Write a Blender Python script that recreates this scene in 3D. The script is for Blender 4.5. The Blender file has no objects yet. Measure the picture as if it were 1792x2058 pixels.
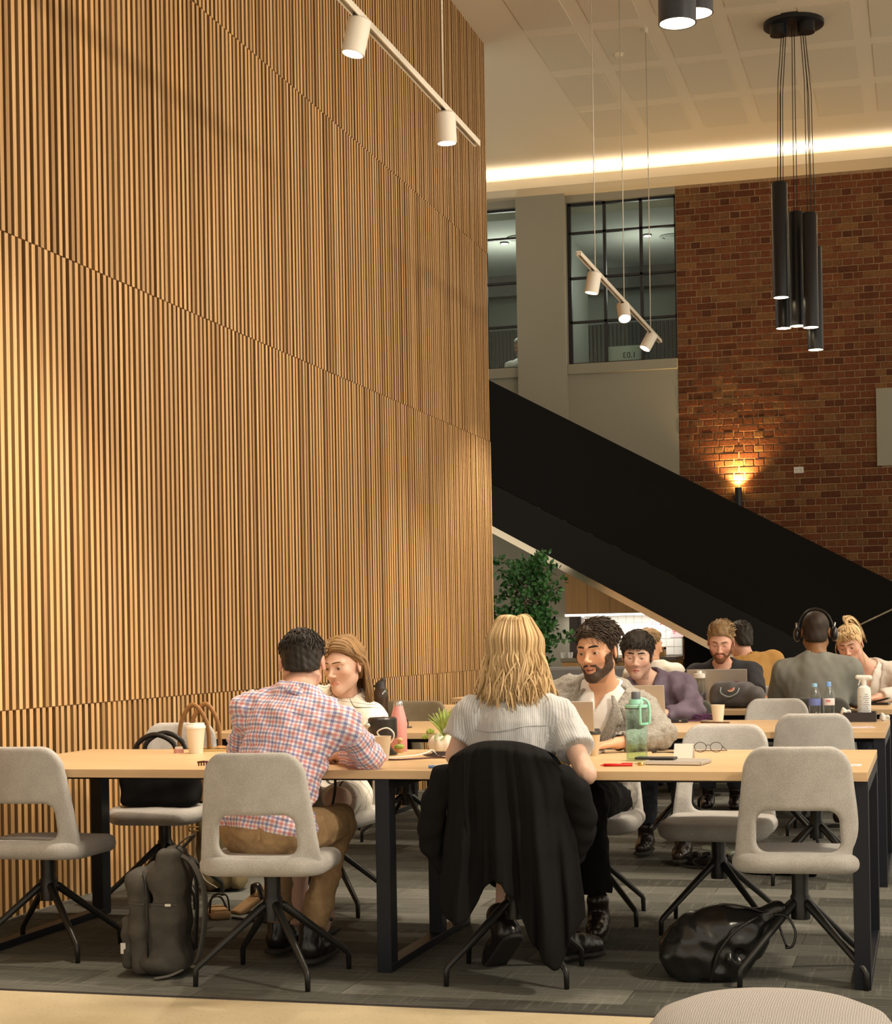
import bpy, bmesh, math, random
import numpy as np
from mathutils import Vector, Matrix, Euler

# ------------------------------------------------------------------ camera, world, exposure, large lights
SC = bpy.context.scene
COL = SC.collection
random.seed(7); RNG = np.random.RandomState(7)
R = math.radians
YAW = math.atan(973/3500.0); ROLL = 0.017
cam_d = bpy.data.cameras.new('camera'); CAM = bpy.data.objects.new('camera', cam_d); COL.objects.link(CAM)
cam_d.sensor_fit = 'HORIZONTAL'; cam_d.sensor_width = 36.0
cam_d.lens = 36.0*3500/1792
cam_d.shift_x = 0.0024; cam_d.shift_y = 255.5/1792
cam_d.clip_start = 0.05; cam_d.clip_end = 200
CAM.matrix_world = (Matrix.Translation((0, 0, 1.23)) @ Matrix.Rotation(YAW, 4, 'Z') @ Matrix.Rotation(R(90), 4, 'X')
                    @ Matrix.Rotation(-ROLL, 4, 'Z'))
SC.camera = CAM
vs = SC.view_settings
vs.view_transform = 'Standard'; vs.look = 'None'; vs.exposure = 0.52; vs.gamma = 1.0; vs.use_curve_mapping = False

WARM = (1.0, 0.85, 0.66)
wd = bpy.data.worlds.new('hall_ambient'); SC.world = wd; wd.use_nodes = True
wd.node_tree.nodes['Background'].inputs[0].default_value = (1.0, 0.88, 0.71, 1)
wd.node_tree.nodes['Background'].inputs[1].default_value = 0.74

def light(name, kind, loc, energy, color=WARM, target=None, size=0.1, spot=60, blend=0.6, parent=None, shape=None, size_y=None):
    d = bpy.data.lights.new(name, kind); d.energy = energy; d.color = color
    if kind == 'AREA':
        d.size = size
        if shape: d.shape = shape
        if size_y: d.size_y = size_y
    else:
        d.shadow_soft_size = size
    if kind == 'SPOT':
        d.spot_size = R(spot); d.spot_blend = blend
    o = bpy.data.objects.new(name, d); COL.objects.link(o); o.location = loc
    if target is not None:
        o.rotation_euler = (Vector(target)-Vector(loc)).to_track_quat('-Z', 'Y').to_euler()
    return o

# ------------------------------------------------------------------ helpers: materials
MATS = {}
def mat(name, col, rough=0.6, metal=0.0, bump=None, vary=None, trans=0.0, ior=1.45, alpha=None, emit=None, spec=None, sheen=0.0, coat=0.0):
    """bump=(scale, strength[, stretch xyz]); vary=(scale, amount[, stretch xyz])"""
    if name in MATS: return MATS[name]
    m = bpy.data.materials.new(name); m.use_nodes = True; MATS[name] = m
    nt = m.node_tree; b = nt.nodes['Principled BSDF']
    b.inputs['Base Color'].default_value = (*col, 1); b.inputs['Roughness'].default_value = rough
    b.inputs['Metallic'].default_value = metal
    if spec is not None: b.inputs['Specular IOR Level'].default_value = spec
    if sheen: b.inputs['Sheen Weight'].default_value = sheen
    if coat: b.inputs['Coat Weight'].default_value = coat; b.inputs['Coat Roughness'].default_value = .25
    if trans: b.inputs['Transmission Weight'].default_value = trans; b.inputs['IOR'].default_value = ior
    if alpha is not None: b.inputs['Alpha'].default_value = alpha
    if emit: b.inputs['Emission Color'].default_value = (*emit[0], 1); b.inputs['Emission Strength'].default_value = emit[1]
    def coords(stretch):
        tc = nt.nodes.new('ShaderNodeTexCoord'); mp = nt.nodes.new('ShaderNodeMapping')
        mp.inputs['Scale'].default_value = stretch
        nt.links.new(tc.outputs['Object'], mp.inputs['Vector']); return mp.outputs['Vector']
    if vary:
        n = nt.nodes.new('ShaderNodeTexNoise'); n.inputs['Scale'].default_value = vary[0]; n.inputs['Detail'].default_value = 6
        nt.links.new(coords(vary[2] if len(vary) > 2 else (1, 1, 1)), n.inputs['Vector'])
        mx = nt.nodes.new('ShaderNodeMixRGB'); mx.inputs[1].default_value = (*[c*(1-vary[1]) for c in col], 1)
        mx.inputs[2].default_value = (*[min(1, c*(1+vary[1])) for c in col], 1)
        rp = nt.nodes.new('ShaderNodeMapRange'); rp.inputs[1].default_value = .3; rp.inputs[2].default_value = .7
        nt.links.new(n.outputs['Fac'], rp.inputs[0]); nt.links.new(rp.outputs[0], mx.inputs[0])
        nt.links.new(mx.outputs[0], b.inputs['Base Color'])
    if bump:
        n = nt.nodes.new('ShaderNodeTexNoise'); n.inputs['Scale'].default_value = bump[0]; n.inputs['Detail'].default_value = 4
        nt.links.new(coords(bump[2] if len(bump) > 2 else (1, 1, 1)), n.inputs['Vector'])
        bp = nt.nodes.new('ShaderNodeBump'); bp.inputs['Strength'].default_value = bump[1]; bp.inputs['Distance'].default_value = .004
        nt.links.new(n.outputs['Fac'], bp.inputs['Height']); nt.links.new(bp.outputs[0], b.inputs['Normal'])
    return m

def obj_random(m, amount_dark=.7, amount_light=1.25, hue=None):
    """multiply base colour by a per-object random tone"""
    nt = m.node_tree; b = nt.nodes['Principled BSDF']
    oi = nt.nodes.new('ShaderNodeObjectInfo'); mr = nt.nodes.new('ShaderNodeMapRange')
    mr.inputs[3].default_value = amount_dark; mr.inputs[4].default_value = amount_light
    nt.links.new(oi.outputs['Random'], mr.inputs[0])
    mx = nt.nodes.new('ShaderNodeMixRGB'); mx.blend_type = 'MULTIPLY'; mx.inputs[0].default_value = 1
    src = b.inputs['Base Color'].links[0].from_socket if b.inputs['Base Color'].links else None
    if src: nt.links.new(src, mx.inputs[1])
    else: mx.inputs[1].default_value = b.inputs['Base Color'].default_value
    nt.links.new(mr.outputs[0], mx.inputs[2]); nt.links.new(mx.outputs[0], b.inputs['Base Color'])
    return m

def attr_color(m, attr='tone', mult=True):
    """multiply base colour with a point/face colour attribute"""
    nt = m.node_tree; b = nt.nodes['Principled BSDF']
    a = nt.nodes.new('ShaderNodeAttribute'); a.attribute_name = attr
    if not mult:
        nt.links.new(a.outputs['Color'], b.inputs['Base Color']); return m
    mx = nt.nodes.new('ShaderNodeMixRGB'); mx.blend_type = 'MULTIPLY'; mx.inputs[0].default_value = 1
    src = b.inputs['Base Color'].links[0].from_socket if b.inputs['Base Color'].links else None
    if src: nt.links.new(src, mx.inputs[1])
    else: mx.inputs[1].default_value = b.inputs['Base Color'].default_value
    nt.links.new(a.outputs['Color'], mx.inputs[2]); nt.links.new(mx.outputs[0], b.inputs['Base Color'])
    return m

# ------------------------------------------------------------------ helpers: objects
def link(o, parent=None):
    COL.objects.link(o)
    if parent is not None: o.parent = parent
    return o
def tag(o, label=None, cat=None, group=None, kind=None):
    if label: o['label'] = label
    if cat: o['category'] = cat
    if group: o['group'] = group
    if kind: o['kind'] = kind
    return o
def empty(name, loc=(0, 0, 0), rz=0, label=None, cat=None, group=None, kind=None):
    o = bpy.data.objects.new(name, None); COL.objects.link(o); o.location = loc; o.rotation_euler = (0, 0, rz)
    o.empty_display_size = .05
    return tag(o, label, cat, group, kind)
def mesh_obj(name, me, m=None, parent=None, smooth=None):
    if m is not None:
        for mm in (m if isinstance(m, (list, tuple)) else [m]): me.materials.append(mm)
    if smooth is not None:
        me.polygons.foreach_set('use_smooth', [smooth]*len(me.polygons))
    return link(bpy.data.objects.new(name, me), parent)
def from_bm(name, bm, m=None, parent=None, smooth=False):
    me = bpy.data.meshes.new(name); bmesh.ops.recalc_face_normals(bm, faces=bm.faces[:]); bm.to_mesh(me); bm.free()
    return mesh_obj(name, me, m, parent, smooth)
def from_vf(name, V, F, m=None, parent=None, smooth=True):
    me = bpy.data.meshes.new(name); me.from_pydata([tuple(map(float, v)) for v in V], [], [tuple(map(int, f)) for f in F]); me.update()
    return mesh_obj(name, me, m, parent, smooth)

def add_box(bm, c, s, rot=None, bevel=0):
    """c centre, s full size"""
    M = Matrix.Translation(c) @ (rot.to_4x4() if rot is not None else Matrix()) @ Matrix.Diagonal((s[0], s[1], s[2], 1))
    r = bmesh.ops.create_cube(bm, size=1, matrix=M)
    if bevel:
        es = list({e for v in r['verts'] for e in v.link_edges})
        bmesh.ops.bevel(bm, geom=es, offset=bevel, segments=2, affect='EDGES', profile=.5)
    return r['verts']
def box(name, c, s, m, parent=None, bevel=0, rot=None, smooth=False):
    bm = bmesh.new(); add_box(bm, c, s, rot, bevel); return from_bm(name, bm, m, parent, smooth)
def lohi(name, lo, hi, m, parent=None, bevel=0):
    c = [(a+b)/2 for a, b in zip(lo, hi)]; s = [abs(b-a) for a, b in zip(lo, hi)]
    return box(name, c, s, m, parent, bevel)

def lathe_vf(prof, n=24):
    """prof: list of (r, z). closed at poles when r == 0"""
    V, F = [], []
    rings = []
    for r, z in prof:
        if r < 1e-6:
            rings.append([len(V)]); V.append((0, 0, z))
        else:
            rings.append(list(range(len(V), len(V)+n)))
            V += [(r*math.cos(2*math.pi*i/n), r*math.sin(2*math.pi*i/n), z) for i in range(n)]
    for a, b in zip(rings, rings[1:]):
        for i in range(n):
            j = (i+1) % n
            if len(a) == 1 and len(b) == 1: continue
            if len(a) == 1: F.append((a[0], b[j], b[i]))
            elif len(b) == 1: F.append((a[i], a[j], b[0]))
            else: F.append((a[i], a[j], b[j], b[i]))
    return V, F
def lathe(name, prof, m, parent=None, loc=(0, 0, 0), n=24, smooth=True, sharp=True):
    V, F = lathe_vf(prof, n)
    o = from_vf(name, V, F, m, parent, smooth); o.location = loc
    if sharp: o.data.set_sharp_from_angle(angle=R(40))
    return o

def tube_vf(pts, rad, n=8, cap=True, flat=None, up=None):
    """sweep a circle (or ellipse, flat=(a,b)) along pts; rad scalar or list"""
    P = [Vector(p) for p in pts]; k = len(P)
    rads = rad if isinstance(rad, (list, tuple, np.ndarray)) else [rad]*k
    V, F = [], []
    t0 = (P[1]-P[0]).normalized()
    ref = Vector(up) if up is not None else (Vector((0, 0, 1)) if abs(t0.z) < .9 else Vector((1, 0, 0)))
    nrm = (ref - t0*ref.dot(t0)).normalized()
    for i in range(k):
        t = (P[min(i+1, k-1)]-P[max(i-1, 0)]).normalized()
        nn = nrm - t*nrm.dot(t)
        nrm = nn.normalized() if nn.length > 1e-6 else nrm
        bn = t.cross(nrm)
        fa, fb = flat if flat else (1, 1)
        for j in range(n):
            a = 2*math.pi*j/n
            V.append(P[i] + nrm*(rads[i]*fa*math.cos(a)) + bn*(rads[i]*fb*math.sin(a)))
    for i in range(k-1):
        for j in range(n):
            a, b = i*n+j, i*n+(j+1) % n
            F.append((a, b, b+n, a+n))
    if cap:
        F.append(tuple(range(n))[::-1]); F.append(tuple(range((k-1)*n, k*n)))
    return V, F
def tube(name, pts, rad, m, parent=None, n=8, flat=None, up=None, smooth=True):
    V, F = tube_vf(pts, rad, n, True, flat, up)
    return from_vf(name, V, F, m, parent, smooth)
def join_vf(parts):
    V, F = [], []
    for v, f in parts:
        o = len(V); V += list(v); F += [tuple(i+o for i in ff) for ff in f]
    return V, F
def bez(p0, p1, p2, p3, n=10):
    out = []
    for i in range(n+1):
        t = i/n; s = 1-t
        out.append(tuple(s**3*a+3*s*s*t*b+3*s*t*t*c+t**3*d for a, b, c, d in zip(p0, p1, p2, p3)))
    return out
def spline(pts, n=6):
    """Catmull-Rom through pts"""
    P = [np.array(p, float) for p in pts]; P = [2*P[0]-P[1]]+P+[2*P[-1]-P[-2]]
    out = []
    for i in range(1, len(P)-2):
        for k in range(n):
            t = k/n
            out.append(tuple(.5*((2*P[i])+(-P[i-1]+P[i+1])*t+(2*P[i-1]-5*P[i]+4*P[i+1]-P[i+2])*t*t+(-P[i-1]+3*P[i]-3*P[i+1]+P[i+2])*t**3)))
    out.append(tuple(P[-2])); return out

def copy_tree(o, parent=None):
    c = o.copy(); COL.objects.link(c)
    if parent is not None: c.parent = parent
    for ch in o.children: copy_tree(ch, c)
    return c

# ------------------------------------------------------------------ helpers: implicit surfaces (one continuous skin)
def smin(a, b, k):
    if k <= 0: return np.minimum(a, b)
    h = np.maximum(k-np.abs(a-b), 0)/k
    return np.minimum(a, b)-h*h*(k*.25)
class SDF:
    def __init__(s): s.ops = []
    def add(s, f, lo, hi, k=.02, op='u'):
        s.ops.append((f, np.array(lo, float), np.array(hi, float), k, op)); return s
    def cone(s, a, b, ra, rb=None, k=.02, op='u', clip=None, clip0=None):
        rb = ra if rb is None else rb
        a = np.array(a, float); b = np.array(b, float); d = b-a; L2 = max(float(d@d), 1e-9); L = math.sqrt(L2)
        def f(X, Y, Z):
            px, py, pz = X-a[0], Y-a[1], Z-a[2]
            t0 = (px*d[0]+py*d[1]+pz*d[2])/L2
            t = np.clip(t0, 0, 1)
            q = np.sqrt((px-t*d[0])**2+(py-t*d[1])**2+(pz-t*d[2])**2)-(ra+(rb-ra)*t)
            if clip is not None: q = np.maximum(q, (t0-clip)*L)
            if clip0 is not None: q = np.maximum(q, (clip0-t0)*L)
            return q
        r = max(ra, rb)
        return s.add(f, np.minimum(a, b)-r, np.maximum(a, b)+r, k, op)
    def ell(s, c, r, k=.02, op='u', rot=None):
        c = np.array(c, float); r = np.array(r, float)
        M = None if rot is None else np.array(rot.to_3x3() if hasattr(rot, 'to_3x3') else rot)
        def f(X, Y, Z):
            x, y, z = X-c[0], Y-c[1], Z-c[2]
            if M is not None:
                x, y, z = (M[0, 0]*x+M[1, 0]*y+M[2, 0]*z, M[0, 1]*x+M[1, 1]*y+M[2, 1]*z, M[0, 2]*x+M[1, 2]*y+M[2, 2]*z)
            k0 = np.sqrt((x/r[0])**2+(y/r[1])**2+(z/r[2])**2)
            k1 = np.sqrt((x/r[0]**2)**2+(y/r[1]**2)**2+(z/r[2]**2)**2)+1e-9
            return k0*(k0-1)/k1
        m = r.max() if M is not None else r
        return s.add(f, c-m, c+m, k, op)
    def rbox(s, c, h, rad=.02, k=.02, op='u', rot=None):
        c = np.array(c, float); h = np.array(h, float)-rad
        M = None if rot is None else np.array(rot.to_3x3() if hasattr(rot, 'to_3x3') else rot)
        def f(X, Y, Z):
            x, y, z = X-c[0], Y-c[1], Z-c[2]
            if M is not None:
                x, y, z = (M[0, 0]*x+M[1, 0]*y+M[2, 0]*z, M[0, 1]*x+M[1, 1]*y+M[2, 1]*z, M[0, 2]*x+M[1, 2]*y+M[2, 2]*z)
            x, y, z = np.abs(x)-h[0], np.abs(y)-h[1], np.abs(z)-h[2]
            o = np.sqrt(np.maximum(x, 0)**2+np.maximum(y, 0)**2+np.maximum(z, 0)**2)
            return o+np.minimum(np.maximum(x, np.maximum(y, z)), 0)-rad
        m = (np.linalg.norm(h+rad)*np.ones(3)) if M is not None else h+rad
        return s.add(f, c-m, c+m, k, op)
    def bounds(s):
        L = [o for o in s.ops if o[4] == 'u']
        return np.min([o[1] for o in L], 0), np.max([o[2] for o in L], 0)
    def grid(s, h, lo=None, hi=None, disp=None, post=None, pad=.02):
        b0, b1 = s.bounds()
        lo = b0-pad if lo is None else np.maximum(np.array(lo, float), b0-pad)
        hi = b1+pad if hi is None else np.minimum(np.array(hi, float), b1+pad)
        n = np.maximum(np.ceil((hi-lo)/h).astype(int)+1, 3)
        ax = [lo[i]+h*np.arange(n[i]) for i in range(3)]
        D = np.full(n, .3)
        for f, p0, p1, k, op in s.ops:
            mg = k+3*h+.012
            i0 = np.clip(np.floor((p0-mg-lo)/h).astype(int), 0, n); i1 = np.clip(np.ceil((p1+mg-lo)/h).astype(int)+1, 0, n)
            if np.any(i1 <= i0): continue
            sl = tuple(slice(i0[i], i1[i]) for i in range(3))
            X = ax[0][sl[0]][:, None, None]; Y = ax[1][sl[1]][None, :, None]; Z = ax[2][sl[2]][None, None, :]
            d = f(X, Y, Z)
            if op == 'u': D[sl] = smin(D[sl], d, k)
            elif op == 's': D[sl] = -smin(-D[sl], d, k)
        X = ax[0][:, None, None]; Y = ax[1][None, :, None]; Z = ax[2][None, None, :]
        if disp is not None: D = D+disp(X, Y, Z)
        if post is not None: D = post(D, X, Y, Z)
        return D, ax
def nets(D, ax, h):
    n = np.array(D.shape)-1
    S = D < 0
    c = np.zeros(n, np.int8)
    for dx in (0, 1):
        for dy in (0, 1):
            for dz in (0, 1):
                c += S[dx:dx+n[0], dy:dy+n[1], dz:dz+n[2]]
    act = (c > 0) & (c < 8)
    I = np.argwhere(act)
    idx = np.full(n, -1, np.int64); idx[act] = np.arange(len(I))
    acc = np.zeros((len(I), 3)); cnt = np.zeros(len(I))
    i, j, k = I.T
    for a in range(3):
        e = [np.array(v) for v in ((0, 0), (0, 1), (1, 0), (1, 1))]
        o1, o2 = [b for b in range(3) if b != a]
        for (u, v) in e:
            off0 = np.zeros(3, int); off0[o1] = u; off0[o2] = v
            off1 = off0.copy(); off1[a] = 1
            d0 = D[i+off0[0], j+off0[1], k+off0[2]]; d1 = D[i+off1[0], j+off1[1], k+off1[2]]
            m = (d0 < 0) != (d1 < 0)
            t = np.where(m, d0/np.where(m, d0-d1, 1), 0)
            p = np.tile(off0.astype(float), (len(I), 1)); p[:, a] += t
            acc += np.where(m[:, None], p, 0); cnt += m
    V = (I+acc/cnt[:, None])*h+np.array([ax[0][0], ax[1][0], ax[2][0]])
    F = []
    for a in range(3):
        o1, o2 = (a+1) % 3, (a+2) % 3
        s0 = [slice(1, -1)]*3; s0[a] = slice(0, -1); s1 = [slice(1, -1)]*3; s1[a] = slice(1, None)
        A, B = S[tuple(s0)], S[tuple(s1)]
        E = np.argwhere(A != B)
        if len(E) == 0: continue
        inside = A[tuple(E.T)]
        E = E.copy(); E[:, o1] += 1; E[:, o2] += 1
        def at(u, v):
            q = E.copy(); q[:, o1] -= u; q[:, o2] -= v
            return idx[q[:, 0], q[:, 1], q[:, 2]]
        q = np.stack([at(1, 1), at(0, 1), at(0, 0), at(1, 0)], 1)
        q = np.where(inside[:, None], q, q[:, ::-1])
        F.append(q[(q >= 0).all(1)])
    return V, (np.concatenate(F) if F else np.zeros((0, 4), int))
def sdf_vf(s, h, **kw):
    D, ax = s.grid(h, **kw); return nets(D, ax, h)
def np_mesh(name, V, F):
    me = bpy.data.meshes.new(name)
    me.vertices.add(len(V)); me.vertices.foreach_set('co', np.asarray(V, np.float32).ravel())
    F = np.asarray(F, np.int32); k = F.shape[1]
    me.loops.add(F.size); me.loops.foreach_set('vertex_index', F.ravel())
    me.polygons.add(len(F)); me.polygons.foreach_set('loop_start', np.arange(0, F.size, k, dtype=np.int32))
    me.polygons.foreach_set('use_smooth', np.ones(len(F), bool))
    me.update(calc_edges=True); me.validate(); return me
def sdf_obj(name, s, h, m, parent=None, **kw):
    V, F = sdf_vf(s, h, **kw)
    return mesh_obj(name, np_mesh(name, V, F), m, parent)
def wrinkle(amp, scale, seed=0, aniso=(1, 1, 1), n=5):
    rg = np.random.RandomState(seed); K = rg.normal(size=(n, 3)); K /= np.linalg.norm(K, axis=1)[:, None]
    K = K*np.array(aniso)*(2*math.pi/scale)*rg.uniform(.6, 1.4, (n, 1)); ph = rg.uniform(0, 6.28, n)
    def f(X, Y, Z):
        r = 0
        for i in range(n): r = r+np.sin(K[i, 0]*X+K[i, 1]*Y+K[i, 2]*Z+ph[i])
        return amp*r/n*1.6
    return f
# ------------------------------------------------------------------ materials of the setting
def nodes_of(m): return m.node_tree, m.node_tree.nodes['Principled BSDF']
def pos_vec(nt, scale):
    g = nt.nodes.new('ShaderNodeNewGeometry'); mp = nt.nodes.new('ShaderNodeMapping'); mp.inputs['Scale'].default_value = scale
    nt.links.new(g.outputs['Position'], mp.inputs['Vector']); return mp.outputs['Vector']
def math_n(nt, op, a, b=None):
    n = nt.nodes.new('ShaderNodeMath'); n.operation = op
    for i, v in enumerate((a, b)):
        if v is None: continue
        if hasattr(v, 'links'): nt.links.new(v, n.inputs[i])
        else: n.inputs[i].default_value = v
    return n.outputs[0]
def mixc(nt, fac, a, b, mode='MIX'):
    n = nt.nodes.new('ShaderNodeMixRGB'); n.blend_type = mode
    for i, v in enumerate((fac, a, b)):
        if hasattr(v, 'links'): nt.links.new(v, n.inputs[i])
        else: n.inputs[i].default_value = v if i == 0 else (*v, 1)
    return n.outputs[0]
def noise(nt, vec, scale=1, detail=4, rough=.55, lo=.3, hi=.7):
    n = nt.nodes.new('ShaderNodeTexNoise'); n.inputs['Scale'].default_value = scale; n.inputs['Detail'].default_value = detail
    n.inputs['Roughness'].default_value = rough; nt.links.new(vec, n.inputs['Vector'])
    r = nt.nodes.new('ShaderNodeMapRange'); r.inputs[1].default_value = lo; r.inputs[2].default_value = hi
    nt.links.new(n.outputs['Fac'], r.inputs[0]); return r.outputs[0]
def bump_to(nt, b, h, strength=.3, dist=.003):
    n = nt.nodes.new('ShaderNodeBump'); n.inputs['Strength'].default_value = strength; n.inputs['Distance'].default_value = dist
    nt.links.new(h, n.inputs['Height']); nt.links.new(n.outputs[0], b.inputs['Normal'])

def slat_material(name, per_object):
    m = mat(name, (.6, .36, .15), .45, spec=.35); nt, b = nodes_of(m)
    g = noise(nt, pos_vec(nt, (60, 60, 1.6)), 1, 5)
    c = mixc(nt, g, (.48, .295, .13), (.70, .48, .25))
    if per_object:
        s = nt.nodes.new('ShaderNodeObjectInfo').outputs['Random']
    else:
        a = nt.nodes.new('ShaderNodeAttribute'); a.attribute_name = 'tone'; s = a.outputs['Fac']
    cr = nt.nodes.new('ShaderNodeValToRGB'); e = cr.color_ramp.elements
    e[0].position = 0; e[0].color = (.60, .52, .44, 1); e[1].position = 1; e[1].color = (1.1, 1.08, 1.0, 1)
    for p, cc in ((.1, (.78, .70, .62, 1)), (.3, (.92, .85, .78, 1)), (.6, (1.0, .95, .9, 1)), (.8, (1.05, .9, .74, 1))):
        q = e.new(p); q.color = cc
    nt.links.new(s, cr.inputs[0])
    nt.links.new(mixc(nt, 1.0, c, cr.outputs[0], 'MULTIPLY'), b.inputs['Base Color'])
    return m
M_SLAT = slat_material('timber_slat', True); M_SLATF = slat_material('timber_slat_field', False)
def edge_material(name, per_object):  # gap darkness between slats put into the colour of their side faces
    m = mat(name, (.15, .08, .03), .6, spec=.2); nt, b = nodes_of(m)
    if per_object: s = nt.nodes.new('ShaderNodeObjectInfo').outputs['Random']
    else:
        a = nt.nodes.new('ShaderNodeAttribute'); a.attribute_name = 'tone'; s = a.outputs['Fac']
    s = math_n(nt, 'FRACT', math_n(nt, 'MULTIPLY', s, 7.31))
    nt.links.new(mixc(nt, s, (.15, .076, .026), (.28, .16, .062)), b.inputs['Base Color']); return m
M_EDGE = edge_material('darkened_slat_edge', True); M_EDGEF = edge_material('darkened_slat_edge_field', False)
M_BACKB = mat('timber_backing', (.13, .065, .022), .8)

def oak_material(name, c0, c1, axis, rough=.42):
    m = mat(name, c1, rough); nt, b = nodes_of(m)
    sc = {'x': (1.6, 38, 38), 'y': (38, 1.6, 38), 'z': (38, 38, 1.6)}[axis]
    g = noise(nt, pos_vec(nt, sc), 1, 6, .6)
    g2 = noise(nt, pos_vec(nt, {'x': (.8, 7, 7), 'y': (7, .8, 7), 'z': (9, 9, .5)}[axis]), 1, 2)
    c = mixc(nt, math_n(nt, 'ADD', math_n(nt, 'MULTIPLY', g, .6), math_n(nt, 'MULTIPLY', g2, .4)), c0, c1)
    nt.links.new(c, b.inputs['Base Color']); bump_to(nt, b, g, .08, .001)
    return m
M_OAK = oak_material('oak_table', (.49, .33, .175), (.65, .46, .265), 'x', .38)
M_KOAK = oak_material('oak_cabinet', (.42, .22, .07), (.55, .31, .11), 'z', .5)

M_CREAM = mat('painted_plaster', (.33, .315, .25), .85, bump=(300, .05))
M_CEIL = mat('ceiling_paint', (.80, .70, .53), .9)
def perf_material():
    m = mat('perforated_board', (.50, .435, .32), .9); nt, b = nodes_of(m)
    g = nt.nodes.new('ShaderNodeNewGeometry'); sp = nt.nodes.new('ShaderNodeSeparateXYZ'); nt.links.new(g.outputs['Position'], sp.inputs[0])
    k = 2*math.pi/.022
    p = math_n(nt, 'MULTIPLY', math_n(nt, 'SINE', math_n(nt, 'MULTIPLY', sp.outputs[0], k)), math_n(nt, 'SINE', math_n(nt, 'MULTIPLY', sp.outputs[1], k)))
    h = math_n(nt, 'GREATER_THAN', math_n(nt, 'ABSOLUTE', p), .5)
    nt.links.new(mixc(nt, h, (.78, .685, .515), (.62, .54, .405)), b.inputs['Base Color']); return m
M_PERF = perf_material()
def carpet_material():
    m = mat('carpet', (.12, .11, .09), .97, spec=.1); nt, b = nodes_of(m)
    br = nt.nodes.new('ShaderNodeTexBrick'); nt.links.new(pos_vec(nt, (1, 1, 0)), br.inputs['Vector'])
    br.inputs['Scale'].default_value = 1; br.inputs['Mortar Size'].default_value = .002
    br.inputs['Brick Width'].default_value = 1.0; br.inputs['Row Height'].default_value = .25
    br.inputs['Color1'].default_value = (.070, .071, .064, 1); br.inputs['Color2'].default_value = (.185, .187, .17, 1); br.inputs['Mortar'].default_value = (.06, .055, .045, 1)
    sx = noise(nt, pos_vec(nt, (4, 110, 1)), 1, 4); sy = noise(nt, pos_vec(nt, (70, 3.2, 1)), 1, 3, .5, .58, .66)
    sp = noise(nt, pos_vec(nt, (260, 260, 1)), 1, 2)
    c = mixc(nt, 1.0, br.outputs['Color'], mixc(nt, sx, (.6, .6, .6), (1.35, 1.35, 1.3)), 'MULTIPLY')
    c = mixc(nt, 1.0, c, mixc(nt, sp, (.75, .75, .75), (1.2, 1.2, 1.2)), 'MULTIPLY')
    c = mixc(nt, math_n(nt, 'MULTIPLY', sy, .16), c, (.36, .345, .30))
    nt.links.new(c, b.inputs['Base Color']); bump_to(nt, b, sp, .6, .004); return m
M_CARPET = carpet_material()
def concrete_material():
    m = mat('polished_concrete', (.5, .42, .27), .35); nt, b = nodes_of(m)
    a = noise(nt, pos_vec(nt, (1, 1, 1)), 2.2, 8, .6); s = noise(nt, pos_vec(nt, (1, 1, 1)), 90, 3, .5, .60, .68)
    c = mixc(nt, a, (.50, .42, .265), (.66, .565, .385)); c = mixc(nt, math_n(nt, 'MULTIPLY', s, .5), c, (.30, .24, .14))
    nt.links.new(c, b.inputs['Base Color']); return m
M_CONC = concrete_material()
def brick_material(name, per_object):
    m = mat(name, (.2, .07, .03), .85, spec=.2); nt, b = nodes_of(m)
    if per_object: s = nt.nodes.new('ShaderNodeObjectInfo').outputs['Random']
    else:
        a = nt.nodes.new('ShaderNodeAttribute'); a.attribute_name = 'tone'; s = a.outputs['Fac']
    cr = nt.nodes.new('ShaderNodeValToRGB'); e = cr.color_ramp.elements
    e[0].position = 0; e[0].color = (.090, .032, .015, 1); e[1].position = 1; e[1].color = (.21, .10, .038, 1)
    for p, cc in ((.25, (.135, .045, .019, 1)), (.6, (.170, .060, .024, 1)), (.85, (.150, .072, .030, 1))):
        q = e.new(p); q.color = cc
    nt.links.new(s, cr.inputs[0])
    n = noise(nt, pos_vec(nt, (1, 1, 1)), 38, 5)
    nt.links.new(mixc(nt, 1.0, cr.outputs[0], mixc(nt, n, (.75, .75, .75), (1.25, 1.25, 1.25)), 'MULTIPLY'), b.inputs['Base Color'])
    bump_to(nt, b, n, .4, .004); return m
M_BRICK = brick_material('red_brick', True); M_BRICKF = brick_material('red_brick_field', False)
M_MORTAR = mat('mortar', (.34, .225, .12), .95, vary=(25, .2))
M_STEEL = mat('black_steel', (.012, .012, .014), .45)
M_STAIR = mat('black_stair_steel', (.004, .004, .0035), .6, spec=.12)
M_NAVY = mat('dark_powder_coat', (.006, .008, .014), .42, spec=.3)
def glass_material(name, tint=(.9, .95, .93), gloss=.1):
    m = bpy.data.materials.new(name); m.use_nodes = True; nt = m.node_tree
    for n in list(nt.nodes): nt.nodes.remove(n)
    o = nt.nodes.new('ShaderNodeOutputMaterial'); t = nt.nodes.new('ShaderNodeBsdfTransparent'); g = nt.nodes.new('ShaderNodeBsdfGlossy')
    t.inputs[0].default_value = (*tint, 1); g.inputs['Roughness'].default_value = .03
    f = nt.nodes.new('ShaderNodeLayerWeight'); f.inputs[0].default_value = .5
    mx = nt.nodes.new('ShaderNodeMixShader'); nt.links.new(math_n(nt, 'ADD', math_n(nt, 'MULTIPLY', math_n(nt, 'POWER', f.outputs['Facing'], 3.0), gloss*3.5), .03), mx.inputs[0])
    nt.links.new(t.outputs[0], mx.inputs[1]); nt.links.new(g.outputs[0], mx.inputs[2]); nt.links.new(mx.outputs[0], o.inputs[0])
    MATS[name] = m; return m
M_PANE = glass_material('window_glass')
def emitter(name, col, strength):
    return mat(name, col, .5, emit=(col, strength))

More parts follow.
